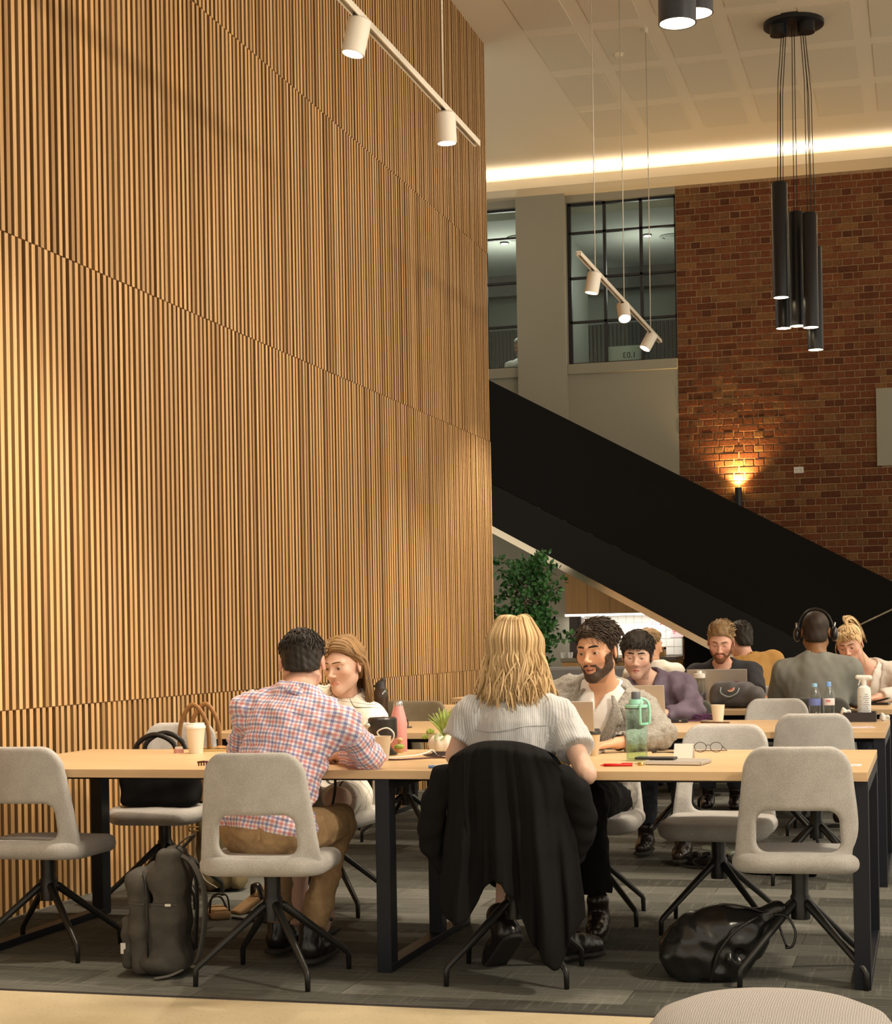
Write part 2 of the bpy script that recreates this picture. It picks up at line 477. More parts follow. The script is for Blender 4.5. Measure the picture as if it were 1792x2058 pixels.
# ------------------------------------------------------------------ the setting
ZC = 6.95; YB = 21.3; XW = -4.02; YE = 16.3
def struct(o): return tag(o, kind='structure')

fl = struct(lohi('floor', (-9, 5.6, -.12), (5, YB+.6, 0), M_CARPET)); tag(fl, 'grey striped carpet plank floor under the tables', 'floor')
fc = struct(lohi('floor_concrete', (-9, -2.5, -.12), (5, 5.585, -.002), M_CONC)); tag(fc, 'polished yellow concrete floor along the front edge of the carpet', 'floor')
tag(struct(lohi('trim_1', (-9, 5.585, -.1), (5, 5.6, .002), mat('dark_metal_trim', (.06, .055, .06), .4, .6))), 'dark metal strip between carpet and concrete floor', 'trim')

# --- wall_left: vertical timber slats in four rows
wl = tag(struct(empty('wall_left', (XW, 4.5, 0))), 'tall wall of vertical timber slats with warm lights on it', 'wall')
lohi('backing_board', (-.32, 0, 0), (-.034, YE-4.5, ZC), M_BACKB, wl)
ROWS = [(0, .938), (.942, 3.118), (3.122, 4.928), (4.932, ZC)]
PITCH, SW, SD = .0612, .032, .034
slats = []
for r, (z0, z1) in enumerate(ROWS):
    n = int((YE-4.5-.02)/PITCH)
    for i in range(n):
        slats.append((r, 4.515+PITCH*(i+(.5 if r % 2 else 0))+SW/2, z0, z1))
sa, ca = math.sin(YAW), math.cos(YAW)
def proj(X, Y, Z):
    d = -X*sa+Y*ca; u = 3500*(X*ca+Y*sa)/d; v = -3500*(Z-1.23)/d
    return 896+u+v*ROLL, 1284.5-u*ROLL+v, d
def slat_area(s):
    r, y, z0, z1 = s
    x, yt, d = proj(XW, y, z1); x, yb, d = proj(XW, y, z0)
    if x < -5: return 0
    return max(0, min(yb, 1500)-max(yt, 0))/d/d*(1 if x > 0 else .5)
order = sorted(range(len(slats)), key=lambda i: -slat_area(slats[i]))
single = set(order[:300])
row_mesh = []
for z0, z1 in ROWS:
    bm = bmesh.new(); add_box(bm, (-SD/2, 0, (z0+z1)/2), (SD, SW, z1-z0)); me = bpy.data.meshes.new('slat'); bm.to_mesh(me); bm.free()
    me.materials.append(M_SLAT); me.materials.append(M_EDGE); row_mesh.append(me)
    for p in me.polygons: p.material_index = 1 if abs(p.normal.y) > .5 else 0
V, F, T, MI = [], [], [], []
for i, (r, y, z0, z1) in enumerate(slats):
    dx = random.uniform(-.003, .002)
    if i in single:
        o = bpy.data.objects.new('slat', row_mesh[r]); link(o, wl); o.location = (dx, y-4.5, 0)
    else:
        b0 = len(V); tn = random.random()
        for x in (-SD+dx, dx):
            for yy in (y-4.5-SW/2, y-4.5+SW/2):
                for z in (z0, z1): V.append((x, yy, z))
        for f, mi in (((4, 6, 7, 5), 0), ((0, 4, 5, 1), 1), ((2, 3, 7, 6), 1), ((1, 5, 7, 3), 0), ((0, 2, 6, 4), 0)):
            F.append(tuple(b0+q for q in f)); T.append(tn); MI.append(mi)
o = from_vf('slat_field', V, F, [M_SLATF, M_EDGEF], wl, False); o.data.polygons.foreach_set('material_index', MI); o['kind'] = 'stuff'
at = o.data.attributes.new('tone', 'FLOAT', 'FACE'); at.data.foreach_set('value', T)

# --- ceiling with perforated boards
ce = tag(struct(empty('ceiling', (0, 0, ZC))), 'warm cream ceiling with perforated acoustic rectangles', 'ceiling')
lohi('ceiling_board', (-9, -2.5, 0), (5, YB+.02, .15), M_CEIL, ce)
pm = None
for j in range(7):
    for i in range(9):
        x, y = -3.335+.628*i, 13.66+1.235*j-.62
        if y+.6 > 20.75: continue
        if pm is None:
            q = box('perforated_panel', (0, 0, -.003), (.47, 1.03, .01), M_PERF, ce); pm = q.data
        else: q = link(bpy.data.objects.new('perforated_panel', pm), ce)
        q.location = (x, y, 0)
sd_ = empty('smoke_detector', (-2.83, 16.95, ZC), 0, 'small round white smoke detector on the cream ceiling', 'smoke detector'); lathe('base', [(0, 0), (.055, 0), (.055, -.015), (0, -.015)], M_CEIL, sd_); lathe('sensor', [(.04, -.015), (.035, -.035), (0, -.038)], M_CEIL, sd_)

# --- cove: bulkhead along the far wall with hidden strip light
bk = tag(struct(empty('trim_2', (0, YB, 6.72))), 'cream bulkhead ledge with hidden strip light below the ceiling', 'ledge')
bm = bmesh.new(); add_box(bm, (-2, -.25, .04), (14, .5, .08)); add_box(bm, (-2, -.485, .0975), (14, .03, .035))
from_bm('ledge_board', bm, M_CEIL, bk)
led = tag(lohi('cove_light_strip', (-9, YB-.40, 6.801), (4.9, YB-.36, 6.81), emitter('led_white', (1, .90, .76), 7)), 'bright white strip light lying in the ceiling cove', 'light strip')
light('cove_light', 'AREA', (-2.2, YB-.38, 6.815), 62, (1, .90, .76), (-2.2, YB-.45, 8), size=13, shape='RECTANGLE', size_y=.05)

# --- wall_back: plaster bays with windows, brick bay at the right
wb = tag(struct(empty('wall_back', (0, YB, 0))), 'far wall of cream plaster bays and red brick', 'wall')
XB = -2.895
bm = bmesh.new()
for lo, hi in (((-9, 0, 0), (-4.87, .25, 4.49)), ((-9, 0, 6.63), (-4.87, .25, 6.95)), ((-9, 0, 4.49), (-6.2, .25, 6.63)),
               ((-4.26, 0, 0), (XB, .25, 4.49)), ((-4.26, 0, 6.63), (XB, .25, 6.95))):
    add_box(bm, [(a+b)/2 for a, b in zip(lo, hi)], [b-a for a, b in zip(lo, hi)])
from_bm('plaster', bm, M_CREAM, wb)
tag(struct(lohi('pillar_1', (-4.87, YB-.12, 0), (-4.26, YB+.3, 6.9), M_CREAM)), 'cream plaster pilaster between the two upper windows', 'pillar')
tag(struct(lohi('trim_3', (-4.26, YB-.04, 4.49), (XB, YB+.25, 4.615), M_CREAM, None, .006)), 'cream sill under the grid window beside the brick', 'sill'); tag(struct(lohi('trim_4', (-6.2, YB-.04, 4.49), (-4.87, YB+.25, 4.615), M_CREAM, None, .006)), 'cream sill under the narrow window by the timber wall', 'sill')
lohi('mortar_bed', (XB, .006, 0), (1.6, .25, 6.75), M_MORTAR, wb)
lohi('mortar_bed', (XB-.0, .1, 6.7), (1.6, .25, 6.95), M_MORTAR, wb)
def brick_mesh(w, name='brick'):
    bm = bmesh.new(); add_box(bm, (0, .02, 0), (w, .045, .0735))
    es = [e for e in bm.edges if all(v.co.y < 0 for v in e.verts)]
    bmesh.ops.bevel(bm, geom=es, offset=.005, segments=1, affect='EDGES')
    me = bpy.data.meshes.new(name); bm.to_mesh(me); bm.free(); me.materials.append(M_BRICK); return me
CH, BL = .0836, .2405
MB = {k: brick_mesh(w) for k, w in (('s', BL-.011), ('h', BL/2-.011), ('q', BL*.75-.011), ('c', BL/4-.0))}
bricks = []
def stair_top(x): return 4.08-.546*(x+4.612)
for c in range(int(6.74/CH)):
    z = CH*(c+.5); x = XB
    if c % 2 == 0: seq = ['s']*24
    else: seq = ['h', 'c']+['h']*44
    for k in seq:
        w = {'s': BL, 'h': BL/2, 'q': BL*.75, 'c': BL/4}[k]
        if x > 1.5: break
        cx = x+w/2; x += w
        if -.55 < cx < .45 and 3.19 < z < 4.12: continue
        px, py, d = proj(cx, YB, z)
        vis = 0 < px < 1795 and 0 < py and z > 1.23+(stair_top(cx*19/21.3)-1.23)*21.3/19
        bricks.append((k, cx, z, w, (1 if vis else 0)*(1 if k == 's' else .6)/d))
order = sorted(range(len(bricks)), key=lambda i: -bricks[i][4]); single = set(order[:300])
V, F, T = [], [], []
for i, (k, x, z, w, a) in enumerate(bricks):
    dy = random.uniform(-.004, .003); rz = random.uniform(-.006, .006)
    if i in single:
        o = bpy.data.objects.new('brick', MB[k]); link(o, wb); o.location = (x, dy, z+random.uniform(-.0015, .0015)); o.rotation_euler = (0, rz, rz)
    else:
        b0 = len(V); tn = random.random(); e = .005; hw, hz = w/2-.0055, .0735/2
        for y, s in ((-.0025+dy, e), (.0025+dy, 0), (.042, 0)):
            V += [(x-hw+s, y, z-hz+s), (x+hw-s, y, z-hz+s), (x+hw-s, y, z+hz-s), (x-hw+s, y, z+hz-s)]
        F.append((b0, b0+1, b0+2, b0+3)); T.append(tn)
        for q in (0, 4):
            for j in range(4):
                F.append((b0+q+j, b0+q+4+j, b0+q+4+(j+1) % 4, b0+q+(j+1) % 4)); T.append(tn)
o = from_vf('brick_field', V, F, M_BRICKF, wb, False); o['kind'] = 'stuff'
at = o.data.attributes.new('tone', 'FLOAT', 'FACE'); at.data.foreach_set('value', T)
# pale board set in the brick, outlet plate
tag(lohi('wall_board', (-.55, YB-.03, 3.195), (.45, YB+.02, 4.115), M_CREAM, None, .004), 'pale board on the brick wall at the picture edge', 'board')
ol = empty('power_outlet', (-1.464, YB-.004, 3.187), 0, 'small white double power outlet on the brick wall', 'outlet')
box('plate', (0, -.006, 0), (.115, .012, .075), mat('white_plastic', (.72, .70, .66), .4), ol, .003)
for s in (-1, 1):
    bm = bmesh.new()
    for dx, rr in ((-.012, .5), (.012, -.5)): add_box(bm, (s*.025+dx*.7, -.0125, .005), (.004, .002, .012), Matrix.Rotation(rr, 3, 'Y'))
    add_box(bm, (s*.025, -.0125, -.015), (.004, .002, .01)); from_bm('socket', bm, M_STEEL, ol)

# --- upper windows
def window(name, xs, zs, label, y=YB+.1):
    w = tag(struct(empty(name, (0, y, 0))), label, 'window')
    bm = bmesh.new()
    for x in xs: add_box(bm, (x, 0, (zs[0]+zs[-1])/2), (.045 if x in (xs[0], xs[-1]) else .035, .05, zs[-1]-zs[0]+.04))
    for z in zs: add_box(bm, ((xs[0]+xs[-1])/2, 0, z), (xs[-1]-xs[0], .05, .04 if z in (zs[0], zs[-1]) else .028))
    from_bm('window_frame', bm, M_STEEL, w)
    for a, b in zip(xs, xs[1:]):
        for c, d in zip(zs, zs[1:]):
            box('pane', ((a+b)/2, 0, (c+d)/2), (b-a-.03, .006, d-c-.025), M_PANE, w)
    return w
ZS = [4.622, 5.15, 5.70, 6.262, 6.62]
window('window_1', [-4.235, -3.79, -3.335, -2.90], ZS, 'black steel grid window between the pilaster and the brick')
window('window_2', [-6.19, -5.75, -5.31, -4.885], ZS, 'black steel grid window beside the timber wall with a man behind it')
# room behind the windows
rm = tag(struct(empty('room_shell', (0, YB+.3, 0))), 'dim meeting room behind the upper windows', 'room')
M_ROOM = mat('room_paint', (.32, .34, .30), .9); M_DARKF = mat('room_floor', (.06, .06, .055), .9)
lohi('room_floor', (-7, 0, 3.55), (-2.4, 4.2, 3.6), M_DARKF, rm); lohi('room_ceiling', (-7, 0, 6.55), (-2.4, 4.2, 6.65), mat('room_ceiling_paint', (.5, .52, .47), .9), rm)
lohi('room_back', (-7, 4.2, 3.6), (-2.4, 4.3, 6.6), M_ROOM, rm); lohi('room_side', (-7.1, 0, 3.6), (-7, 4.2, 6.6), M_ROOM, rm); lohi('room_side', (-2.5, 0, 3.6), (-2.4, 4.2, 6.6), M_ROOM, rm)
lohi('room_divider', (-4.62, 0, 3.6), (-4.50, 2.4, 6.6), M_ROOM, rm); lohi('dropped_beam', (-7, 3.3, 6.25), (-2.5, 3.5, 6.55), mat('beam_paint', (.12, .12, .11), .8), rm)
M_RIB = mat('ribbed_panel', (.10, .105, .095), .7)
bm = bmesh.new()
for i in range(74): add_box(bm, (-6.95+i*.06, 4.17, 4.9), (.04, .04, 2.0))
from_bm('ribbed_panel', bm, M_RIB, rm)['kind'] = 'stuff'
fp = tag(box('frosted_panel', (-3.565, YB+.135, 4.735), (.42, .006, .19), mat('frosted_glass', (.40, .46, .44), .8), None), 'frosted strip with mirrored room number low in the window', 'glass panel')
cu = bpy.data.curves.new('room_number', 'FONT'); cu.body = '1.03'; cu.size = .10; cu.align_x = 'CENTER'; cu.extrude = .001
tx = link(bpy.data.objects.new('room_number', cu), fp); tx.location = (-3.51, YB+.130, 4.68); tx.rotation_euler = (R(90), 0, 0); cu.materials.append(M_STEEL)
bpy.context.view_layer.update(); nm_ = bpy.data.meshes.new_from_object(tx); bpy.data.objects.remove(tx); tx = mesh_obj('room_number', nm_, None, fp); tx.location = (-3.51, YB+.130, 4.68); tx.rotation_euler = (R(90), 0, 0); tx.scale = (-1, 1, 1)
for i, (x, y) in enumerate(((-3.5, 23.0), (-5.4, 22.8))):
    lp = empty('ceiling_lamp', (x, y, 6.55), 0, ('small round lamp on the meeting room ceiling behind the %s window' % ('grid', 'narrow')[i]), 'lamp')
    lathe('lamp_body', [(0, 0), (.06, 0), (.06, -.02), (0, -.02)], M_STEEL, lp); lathe('lamp_lens', [(0, -.021), (.05, -.021), (0, -.022)], emitter('room_lamp', (1, .97, .9), 6), lp)
    light('room_light', 'POINT', (x, y, 5.95), (16, 26)[i], (1, .96, .86), size=.25)
for i, (x, y) in enumerate(((-5.15, 22.6), (-3.2, 23.2))):
    d = empty('air_diffuser', (x, y, 6.548), 0, 'round air diffuser on the meeting room ceiling, %s' % ('seen through the narrow window' if i == 0 else 'seen through the grid window'), 'air diffuser')
    lathe('ring', [(.16, 0), (.17, -.012), (.13, -.018), (.12, 0)], M_ROOM, d); lathe('disc', [(0, -.03), (.09, -.03), (.10, -.015), (0, -.012)], M_ROOM, d)

# --- staircase in black steel
st = empty('staircase', (-2, 19.7, 0), 0, 'black steel staircase with solid side panels descending past the brick wall', 'staircase')
OX, OY = -2, 19.7
def zt(x): return 4.08-.546*(x+4.612)
def zm(x): return 2.68-.538*(x+4.168)
def zb(x): return max(0, 2.462-.558*(x+4.64))
def slab(name, top, bot, y0, y1, m, x0=-7.2, x1=1.0, parent=st, n=16):
    V, F = [], []
    for i in range(n+1):
        x = x0+(x1-x0)*i/n
        for y in (y0, y1):
            V += [(x-OX, y-OY, bot(x)), (x-OX, y-OY, max(top(x), bot(x)+.01))]
    for i in range(n):
        a = 4*i; b = a+4
        F += [(a, b, b+1, a+1), (a+2, a+3, b+3, b+2), (a+1, b+1, b+3, a+3), (a, a+2, b+2, b)]
    F += [(0, 1, 3, 2), (4*n, 4*n+2, 4*n+3, 4*n+1)]
    return from_vf(name, V, F, m, parent, False)
slab('balustrade_panel', zt, lambda x: max(0, zm(x)+.004), 19.0, 19.03, M_STAIR)
slab('stringer', lambda x: max(.02, zm(x)), zb, 18.985, 19.04, mat('black_stringer', (.006, .006, .006), .55, spec=.2))
slab('balustrade_panel', zt, lambda x: max(0, zm(x)), 20.37, 20.4, M_STAIR)
slab('soffit', lambda x: max(.03, zb(x)+.02), lambda x: max(0, zb(x)+.005), 19.04, 20.4, mat('polished_soffit', (.75, .66, .48), .22, .15), n=30)
slab('soffit_edge', lambda x: max(.02, zb(x)), lambda x: max(0, zb(x)-.088), 19.06, 19.10, mat('polished_edge', (.74, .66, .50), .16, .85))
k = 0; x = -6.6
while x < .2:
    z = zm(x)-.05
    if z > .1: box('tread', (x-OX, 19.7-OY, z), (.30, 1.3, .05), M_STAIR, st)
    x += .3
slab('under_stair_panel', lambda x: max(.02, zb(x)), lambda x: 0, 20.15, 20.2, M_STAIR, x0=-2.72, x1=.6)
tag(tube('handrail', [(-.86, 18.8, 1.22), (-.73, 18.8, 1.285), (.3, 18.8, 1.77)], .012, mat('dull_steel', (.25, .22, .16), .35, .8)), 'thin steel handrail rising beyond the ponytail woman', 'handrail')

# --- uplight on the brick wall
ul = empty('wall_uplight', (-2.18, YB-.075, 2.9), 0, 'black cylinder uplight glowing on the brick wall above the stair', 'wall light')
lathe('housing', [(0, -.16), (.042, -.16), (.042, .10), (.036, .10), (.036, .06), (0, .06)], M_STEEL, ul)
lathe('lens', [(0, .062), (.035, .062), (0, .066)], emitter('uplight_lens', (1, .72, .34), 14), ul)
light('uplight_beam', 'SPOT', (-2.18, YB-.085, 3.0), 140, (1, .62, .24), (-2.18, YB+.02, 4.2), size=.02, spot=118, blend=.9)
light('uplight_glow', 'POINT', (-2.18, YB-.07, 3.035), 2.2, (1, .62, .22), size=.02)
# ------------------------------------------------------------------ kitchen behind the stair
M_TILE = mat('white_tile', (.80, .79, .76), .25)
cab = empty('overhead_cabinet', (-3.58, YB-.19, 1.515), 0, 'oak overhead cabinet hanging in the kitchen behind the stair', 'cabinet')
lohi('body', (-.69, -.16, 0), (.69, .17, .80), M_KOAK, cab)
for i in range(5): lohi('door', (-.69+i*.276+.002, -.18, 0), (-.69+(i+1)*.276-.002, -.16, .80), M_KOAK, cab)
ls = empty('under_cabinet_light', (-3.58, YB-.25, 1.5), 0, 'glowing white light strip under the oak overhead cabinet', 'light strip')
lohi('housing', (-.70, -.10, .006), (.69, .06, .014), mat('white_plastic', (.72, .70, .66), .4), ls); lohi('diffuser', (-.70, -.10, -.018), (.69, -.02, .006), emitter('kitchen_led', (1, .95, .86), 3), ls)
light('kitchen_light', 'AREA', (-3.58, YB-.30, 1.475), 6, (1, .93, .82), (-3.58, YB-.22, 0), size=1.35, shape='RECTANGLE', size_y=.06)
sp = empty('tile_splashback', (-3.58, YB-.009, .98), 0, 'white tiled splashback behind the kitchen bench', 'splashback'); 
bm = bmesh.new(); add_box(bm, (0, -.004, .05), (.094, .008, .094), None, .0015); tm = bpy.data.meshes.new('tile'); bm.to_mesh(tm); bm.free(); tm.materials.append(M_TILE)
lohi('grout', (-.69, -.004, 0), (.69, 0, .52), mat('grout', (.5, .49, .46), .9), sp)
for i in range(14):
    for j in range(5):
        o = link(bpy.data.objects.new('tile', tm), sp); o.location = (-.64+i*.098, -.002, .01+j*.1)
kb = empty('kitchen_bench', (-3.58, YB-.365, 0), 0, 'oak kitchen bench with a stone worktop', 'bench')
lohi('carcass', (-.69, -.28, 0), (.69, .34, .93), M_KOAK, kb); lohi('worktop', (-.70, -.31, .93), (.69, .345, .975), mat('bench_stone', (.22, .19, .14), .4), kb)
for i in range(4): lohi('door', (-.69+i*.345+.003, -.30, .08), (-.69+(i+1)*.345-.003, -.28, .92), M_KOAK, kb)
bn = empty('bread_bin', (-3.15, YB-.35, .975), 0, 'oak bread bin standing on the kitchen bench', 'bread bin')
lohi('body', (-.13, -.10, 0), (.09, .1, .12), M_KOAK, bn, .004); lohi('lid', (-.13, -.105, .085), (.09, .1, .115), mat('pale_oak', (.62, .40, .17), .5), bn, .004)
ur = empty('water_boiler', (-4.13, YB-.38, .975), 0, 'tall dark brown boiler beside the plaster pilaster in the kitchen', 'appliance')
lohi('body', (-.075, -.1, 0), (.075, .1, .50), mat('dark_brown_metal', (.045, .026, .022), .35), ur, .008); lohi('side_panel', (.03, -.105, .01), (.04, -.1, .49), M_STEEL, ur); lohi('tap', (-.02, -.15, .2), (.02, -.1, .24), M_STEEL, ur)
for i, (x, lab) in enumerate(((-4.26, 'small white cup beside the dark boiler, the one nearer the pilaster'), (-4.17, 'small white cup in front of the dark boiler'))):
    c = lathe('cup', [(0, 0), (.025, 0), (.032, .07), (.029, .07), (.022, .006), (0, .006)], M_TILE, None, (x, YB-.60, .975), 14); tag(c, lab, 'cup', 'white cups on the kitchen bench')
for nm, x, z, w, h, cs, lab in (('poster', -3.2, 1.35, .21, .15, ((.8, .2, .2),), 'white notice with a red mark on the kitchen tiles'), ('poster', -2.96, 1.265, .16, .12, ((.75, .25, .35),), 'pink notice taped lower on the kitchen tiles')):
    p = empty(nm, (x, YB-.024, z), 0, lab, 'notice')
    box('sheet', (0, 0, 0), (w, .002, h), mat('paper_white' if h > .13 else 'paper_pink', (.82, .80, .80) if h > .13 else (.85, .62, .66), .8), p)
    bm = bmesh.new()
    if h > .13:
        for k in range(4): add_box(bm, (-.05, -.002, .05-.018*k), (.09-.02*(k % 2), .001, .005))
        from_bm('print_lines', bm, mat('ink_grey', (.35, .33, .38), .8), p); bm = bmesh.new()
        for a in (.7, -.7): add_box(bm, (.06, -.002, .03), (.06, .001, .014), Matrix.Rotation(a, 3, 'Y'))
    else:
        for k in range(3): add_box(bm, (-.03, -.002, .03-.02*k), (.05-.012*k, .001, .010))
        add_box(bm, (.04, -.002, .02), (.05, .001, .035), Matrix.Rotation(.4, 3, 'Y'))
    from_bm('print_mark', bm, mat('ink_red', (.62, .06, .08), .7), p)

# grey booth seat
bo = empty('booth_seat', (-3.35, 17.05, 0), 0, 'grey upholstered booth seat behind the man in the grey blazer', 'sofa')
M_BOOTH = mat('booth_fabric', (.17, .17, .17), .9, bump=(400, .3))
lohi('back', (-.38, -.1, .3), (.9, .08, .935), M_BOOTH, bo, .03); lohi('seat', (-.38, .08, .25), (.9, .6, .45), M_BOOTH, bo, .03); lohi('plinth', (-.34, -.06, 0), (.86, .55, .25), M_STEEL, bo)

# indoor tree
pt = empty('indoor_tree', (-4.05, 17.8, 0), 0, 'leafy green indoor tree in a pot past the end of the timber wall', 'plant')
lathe('pot', [(0, 0), (.16, 0), (.20, .42), (.185, .42), (.17, .36), (0, .36)], mat('grey_pot', (.2, .2, .19), .6), pt)
M_BARK = mat('bark', (.10, .06, .03), .9); M_LEAF = mat('tree_leaf', (.045, .15, .04), .38, spec=.5, vary=(8, .55))
nt, b = nodes_of(M_LEAF)
rg = np.random.RandomState(3); tips = []; parts = []
for i in range(3):
    a = i*2.1; p0 = np.array((.03*math.cos(a), .03*math.sin(a), .36)); p1 = np.array((.10*math.cos(a+.4), .10*math.sin(a+.4), 1.25)); p2 = np.array((.12*math.cos(a+.9), .12*math.sin(a+.9), 1.95))
    path = spline([p0, (p0+p1)/2+rg.normal(0, .02, 3), p1, p2]); parts.append(tube_vf(path, list(np.linspace(.018, .005, len(path))), 6))
    for k in range(40):
        t = rg.uniform(.30, 1); q = np.array(path[min(int(t*len(path)), len(path)-1)]); a2 = rg.uniform(0, 6.28); L = rg.uniform(.14, .36)*(1.2-.75*abs(t-.6))
        e = q+np.array((math.cos(a2)*L, math.sin(a2)*L, rg.uniform(-.08, .22))); m_ = (q+e)/2+np.array((0, 0, .05))
        br = spline([q, m_, e], 4); parts.append(tube_vf(br, list(np.linspace(.005, .0015, len(br))), 4)); tips.append(br)
V, F = join_vf(parts); from_vf('branches', V, F, M_BARK, pt)
V, F = [], []
for br in tips:
    for k in range(26):
        p = np.array(br[rg.randint(2, len(br))])+rg.normal(0, .028, 3)
        d = rg.normal(size=3); d[2] -= .25; d /= np.linalg.norm(d); s = np.cross(d, rg.normal(size=3)); s /= np.linalg.norm(s); nn = np.cross(d, s)
        L, W_ = rg.uniform(.055, .085), rg.uniform(.017, .026); b0 = len(V)
        for t, w, dz in ((0, .1, 0), (.35, 1, .006), (.7, .75, .004), (1, 0, -.008)):
            if w: V += [p+d*L*t+s*W_*w-nn*.004, p+d*L*t+nn*dz, p+d*L*t-s*W_*w-nn*.004]
            else: V.append(p+d*L*t+nn*dz)
        for r in (0, 3): F += [(b0+r, b0+r+1, b0+r+4, b0+r+3), (b0+r+1, b0+r+2, b0+r+5, b0+r+4)]
        F += [(b0+6, b0+7, b0+9), (b0+7, b0+8, b0+9)]
from_vf('foliage', V, F, M_LEAF, pt)['kind'] = 'stuff'

# ------------------------------------------------------------------ lights hung in the hall
M_TRACK = mat('white_track', (.66, .60, .50), .45); M_CAN = mat('white_lamp_can', (.66, .62, .54), .5)
M_BLK = mat('black_lamp', (.016, .017, .020), .34, .3)
M_WIRE = mat('steel_wire', (.62, .58, .50), .4, .3); M_CORD = mat('black_cord', (.012, .010, .008), .6)
M_LENS = emitter('lamp_lens', (1, .82, .52), 9); M_LENSW = emitter('lamp_lens_white', (1, .95, .86), 25)
def track(y0, y1, heads, label, x=-2.47, z=4.1, wires=None, cone=76):
    t = empty('track_light', (x, (y0+y1)/2, z), 0, label, 'track light', 'track lights')
    yc = (y0+y1)/2
    bm = bmesh.new(); L = y1-y0
    add_box(bm, (0, 0, .008), (.036, L, .012)); 
    for s in (-1, 1): add_box(bm, (s*.015, 0, -.008), (.006, L, .022))
    for s in (-1, 1): add_box(bm, (0, s*(L/2-.02), -.006), (.03, .04, .02))
    from_bm('rail', bm, M_TRACK, t)
    for y in wires: tube('wire', [(0, y-yc, .012), (0.004, y-yc+.004, 1.4), (0, y-yc, ZC-z)], .0045, M_WIRE, t, 5); lathe('wire_mount', [(0, ZC-z), (.03, ZC-z), (.02, ZC-z-.05), (0, ZC-z-.05)], M_TRACK, t, (0, y-yc, 0), 12)
    for y, tgt, en, lens in heads:
        c = Vector((0, y-yc, -.045)); d = (Vector(tgt)-Vector((x, y, z))).normalized(); q = d.to_track_quat('-Z', 'Y')
        hd = lathe('lamp_head', [(0, .04), (.042, .04), (.055, .028), (.055, -.130), (.048, -.130), (.046, -.10), (0, -.10)], M_CAN, t, c+Vector((0, 0, -.012)), 22)
        hd.rotation_euler = q.to_euler()
        lathe('lens', [(0, -.1285), (.0475, -.1285), (.0475, -.124), (0, -.122)], lens, hd, (0, 0, 0), 18)
        box('adapter', (0, y-yc, -.03), (.026, .09, .026), M_STEEL, t)
        w = Vector((x-.03, y, z-.075)) + d*.12
        if en: light('track_spot', 'SPOT', w, en, WARM, Vector(w)+d*3, size=.045 if cone < 90 else .2, spot=cone, blend=.75)
    return t
track(5.4, 9.79, [(6.0, (-4.0, 6.6, 1.2), 230, M_LENS), (7.6, (-3.3, 7.2, 0), 170, M_LENS), (9.1, (-2.35, 9.2, 0), 170, M_LENSW)], 'white track light bar with two cans hanging before the timber wall', wires=(5.8, 7.5, 9.05))
track(12.82, 16.95, [(13.45, (-3.2, 13.2, 0), 260, M_LENS), (14.8, (-1.6, 12.2, 0), 240, M_LENSW), (16.35, (-3.9, 15.4, 1.2), 260, M_LENS)], 'white track light bar with three cans hanging before the upper windows', wires=(13.5, 14.85, 16.33))
# added unseen bar right of the frame, wide heads fill wall and table ends
track(4.4, 13.6, [(4.8, (-3.0, 6.2, 1.2), 360, M_LENSW), (7.2, (-4.0, 8.6, 2.0), 260, M_LENSW), (9.6, (-4.0, 11.4, 2.0), 260, M_LENSW), (12.2, (-4.0, 14.2, 2.0), 260, M_LENSW)], 'white track light bar beyond the table ends', x=2.2, z=3.6, wires=(5.0, 9.0, 13.0), cone=112)

def pendant(x, y, tubes, label, en):
    p = empty('pendant_light', (x, y, ZC), 0, label, 'pendant light', 'black tube pendants')
    rose = lathe('ceiling_rose', [(0, -.002), (.28, -.002), (.28, -.045), (.255, -.055), (0, -.055)], M_BLK, p, n=40)
    for dx, dy in ((-.13, -.10), (.12, -.10)): lathe('driver_box', [(0, -.055), (.08, -.055), (.08, -.15), (0, -.15)], M_BLK, rose, (dx, dy, 0))
    for dx, dy, zt_, zb_, tn in tubes:
        pr = [(0, zt_), (.066, zt_), (.074, zt_-.01), (.074, zb_), (.069, zb_), (.066, zb_+.07), (0, zb_+.07)]
        t = lathe('tube_shade', [(r, z-ZC) for r, z in pr], M_BLK if tn == 0 else M_BLK, p, (dx, dy, 0), 28)
        lathe('lens', [(0, zb_+.002-ZC), (.0688, zb_+.002-ZC), (.0688, zb_+.008-ZC), (0, zb_+.012-ZC)], M_LENS, t, (0, 0, 0), 24)
        for s in (-1, 1): tube('cord', [(dx*.6+s*.01, dy*.6, -.05), (dx*.9+s*.012, dy*.9, -.6), (dx+s*.014, dy, zt_-ZC)], .004, M_CORD, p, 5)
        if en: light('pendant_spot', 'SPOT', (x+dx, y+dy, zb_-.005), en, WARM, (x+dx, y+dy, 0), size=.06, spot=95, blend=.8)
    return p
pendant(-1.12, 16.6, [(-.145, -.15, 5.42, 4.35, 0), (-.16, .30, 5.2, 4.14, 0), (-.013, .05, 5.18, 4.11, 0), (.12, -.12, 5.12, 4.06, 0), (.135, .32, 4.9, 3.92, 0)], 'black pendant of five long tubes hanging before the brick wall', 60)
pendant(-1.03, 6.95, [(.127, -.15, 4.7, 3.615, 0), (.165, .10, 4.9, 3.735, 0), (-.10, .2, 5.1, 4.15, 0), (-.16, -.12, 5.2, 4.3, 0)], 'black tube pendant cut off by the top of the picture', 80)
# twin hung further along, right of the picture
pendant(1.9, 11.6, [(.127, -.15, 4.7, 3.60, 0), (.20, .22, 4.9, 3.80, 0), (-.16, -.12, 5.2, 4.3, 0)], 'black tube pendant beyond the far table ends', 200)
